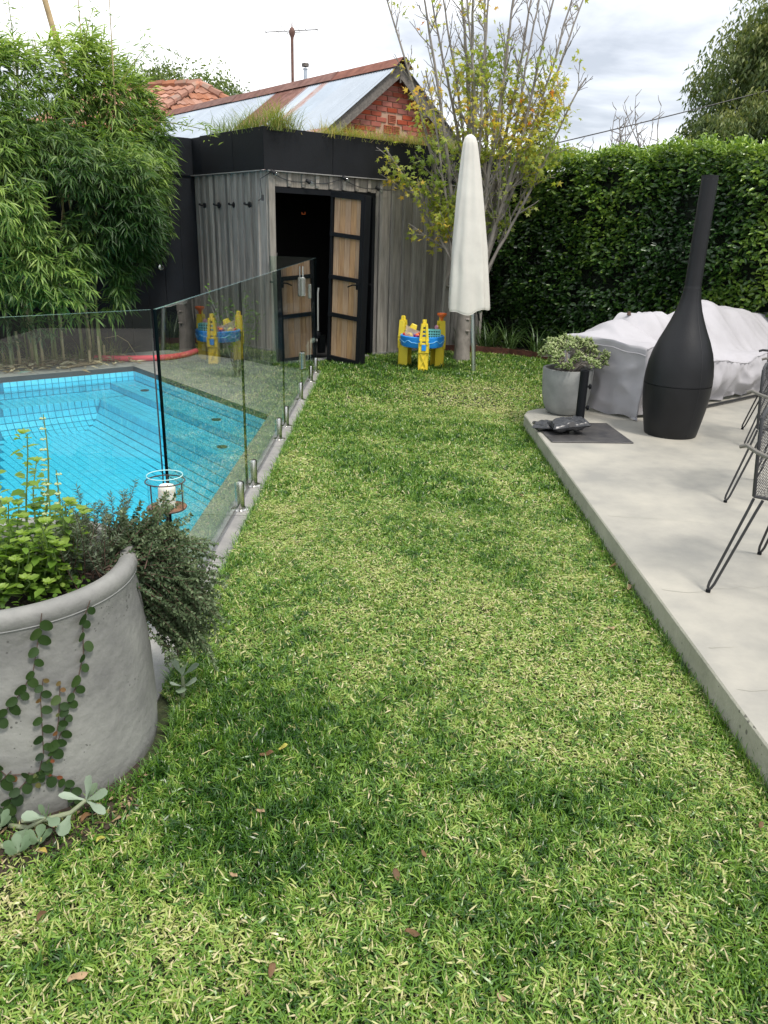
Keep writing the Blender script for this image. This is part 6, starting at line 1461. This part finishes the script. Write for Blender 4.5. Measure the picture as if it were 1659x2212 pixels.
def turf(n, y0, y1, x0, x1, Lr, Wr):
    x = rng.uniform(x0, x1, n); y = rng.uniform(y0, y1, n); ok = inlawn(x, y) & (np.abs(x) < .60*y+.72); x, y = x[ok], y[ok]; d = dry(x, y)
    thin = rng.random(len(x)) > np.clip((d-.9)*.5, 0, .5); x, y, d = x[thin], y[thin], d[thin]; n = len(x)
    lush_ = np.clip(-d, 0, 1.2)  # lushness: the opposite of dryness, makes blades longer and more upright
    L = rng.uniform(*Lr, n)*(1+.25*lush_)*(1+.12*field(x, y, 60, 62))*(1-.25*np.clip(d, 0, 1)); a = rng.uniform(0, 2*np.pi, n)+.5*field(x, y, 14, 51); el = np.clip(rng.normal(.55+.18*lush_, .42, n), .02, 1.45)
    el = np.where(rng.random(n) < np.clip(d*.5, 0, .6), rng.uniform(.0, .3, n), el)
    D = np.stack([np.cos(a)*np.cos(el), np.sin(a)*np.cos(el), np.sin(el)], 1); N_ = np.array([0, 0, 1.])+rng.normal(0, .35, (n, 3))
    z = np.where(el < .35, rng.uniform(.004, .022, n), rng.uniform(.0, .008, n)); P = np.stack([x, y, z], 1)-D*np.array([1, 1, 0])*(L[:, None]*.3)
    ck = field(x, y, 75, 61); t = .39+.18*d+.11*ck+rng.normal(0, .17, n); straw = rng.random(n) < np.clip(.10+.16*(d+.3), .03, .6); t = np.where(straw, rng.uniform(.76, 1.0, n), np.clip(t, .0, .74))
    return P, D, N_, L, rng.uniform(*Wr, n), t
parts = [turf(185000, .85, 2.3, -1.45, 1.2, (.013, .032), (.0028, .0052)), turf(168000, 2.3, 4.3, -.8, 1.2, (.014, .030), (.0034, .0058)), turf(105000, 4.3, 7.0, -.8, 1.6, (.020, .038), (.0052, .0085)), turf(90000, 7.0, 10.7, -1.5, 3.3, (.022, .040), (.006, .010))]
cat = [np.concatenate([p[i] for p in parts]) for i in range(6)]
tag(leaves('grass', cat[0], cat[1], cat[2], cat[3], cat[4], T_BLADE, M['grass'], None, cat[5]), kind='stuff')
# longer grass against edges
def fringe(label_pts, n):
    P = []; 
    for (x0, y0, x1, y1) in label_pts:
        k = int(n*math.hypot(x1-x0, y1-y0)); q = rng.random(k); P.append(np.stack([x0+(x1-x0)*q+rng.normal(0, .012, k), y0+(y1-y0)*q+rng.normal(0, .012, k), np.zeros(k)], 1))
    return np.concatenate(P)
P = fringe([(-.735, 2.3, -.735, 8.8), (1.125, .9, 1.125, 6.3), (1.13, .9, 1.13, 6.2), (-.35, 9.9, .6, 10.62), (-.64, 2.0, -.60, 2.5)], 330); n = len(P)
base, a, el, ln = P, rng.uniform(0, 6.28, n), rng.uniform(.1, .9, n), rng.uniform(.035, .075, n)
tag(arch_blades('edge_grass', base, a, el, ln, .0042, M['grass'], None, rng.normal(.28, .14, n), seg=3, droop=1.0), kind='stuff')
ang = rng.uniform(-1.9, .4, 900); P = np.stack([-1.03+.392*np.cos(ang)+rng.normal(0, .008, 900), 1.98+.392*np.sin(ang)+rng.normal(0, .008, 900), np.zeros(900)], 1); P = P[(P[:, 0] > -.78)]; n = len(P)
tag(arch_blades('edge_grass', P, rng.uniform(0, 6.28, n), rng.uniform(.1, .8, n), rng.uniform(.03, .06, n), .004, M['grass'], None, rng.normal(.2, .12, n), seg=3), kind='stuff')

# fallen leaves
def dead(label, x, y, L_, rot, m, z=.028, curl=1.0):
    b = B(); n = 8; vs = []; L_ *= .72; z -= .006; curl *= 1.7; c, s_ = math.cos(rot), math.sin(rot)
    for i in range(n+1):
        q = i/n; w = .22*L_*math.sin(math.pi*min(q*.95+.03, 1))**.8
        for k in (-1, 0, 1):
            px = (q-.5)*L_; py = k*w; pz = curl*(abs(k)*.35*w+.18*L_*math.sin(q*5+x*9)*.4)+.05*L_*math.sin(q*9+k); vs.append(V(x+px*c-py*s_, y+px*s_+py*c, z+pz+.006))
    b.add(vs, [(i*3+k, (i+1)*3+k, (i+1)*3+k+1, i*3+k+1) for i in range(n) for k in (0, 1)]); o = b.build('fallen_leaf', m, None, smooth='all'); md = o.modifiers.new('thick', 'SOLIDIFY'); md.thickness = .0008
    tag(o, label, 'leaf', 'fallen leaves on the lawn')
DL, DP, DY = M['deadleaf'], M['deadleaf_pale'], M['deadleaf_yellow']
for a in (('curled brown leaf on dark grass right of the planter, beside a yellow leaf', -.33, 1.90, .06, .1, DL), ('bright yellow green leaf lying on the grass right of the planter', -.285, 1.935, .045, .6, DY), ('small tan leaf on the grass below the curled brown leaf', -.31, 1.66, .04, -.5, DP),
          ('dark curled leaf standing in the grass near the middle of the foreground', .125, 1.525, .032, -1.0, DL), ('dark brown and orange leaf left of the dark curled one in the foreground', .055, 1.455, .05, -1.2, DL), ('brown curled leaf with a pale twig in the lower foreground', .09, 1.29, .05, -.1, DL), ('long tan leaf near the bottom left corner', -.61, 1.16, .06, .7, DP),
          ('pale curled leaf in the left part of the foreground', -.34, 1.44, .035, -.6, DP), ('brown leaf caught against the patio edge', 1.11, 3.38, .06, .3, DL), ('second brown leaf just nearer along the patio edge', 1.115, 3.14, .06, 1.1, DP), ('small reddish leaf on the lawn near the far patio edge', .83, 4.42, .05, 0, DL), ('brown leaf tilted in the grass at the bottom centre', -.21, 1.19, .045, 1.4, DL),
          ('dark brown twisted leaf by the straw patch at the bottom left', -.75, 1.31, .045, 1.3, DL), ('yellow leaf with brown centre in grass below the planter', -.70, 1.545, .04, 1.0, DY), ('yellow leaf on the soil edge under the succulents', -.83, 1.50, .04, -.3, DY), ('large rusty brown leaf on the soil at the left edge', -.95, 1.47, .07, .5, DL), ('brown curled leaf under the silver succulent by the planter', -.765, 1.62, .055, 1.1, DL),
          ('pale leaf on the lawn in the middle foreground at the bottom', .27, 1.14, .035, -.8, DP), ('faded leaf on the lawn beside the patio step', .93, 2.75, .05, .2, DP), ('small brown leaf on the lawn at the far right foreground', 1.04, 1.66, .035, .9, DL)):
    dead(*a)
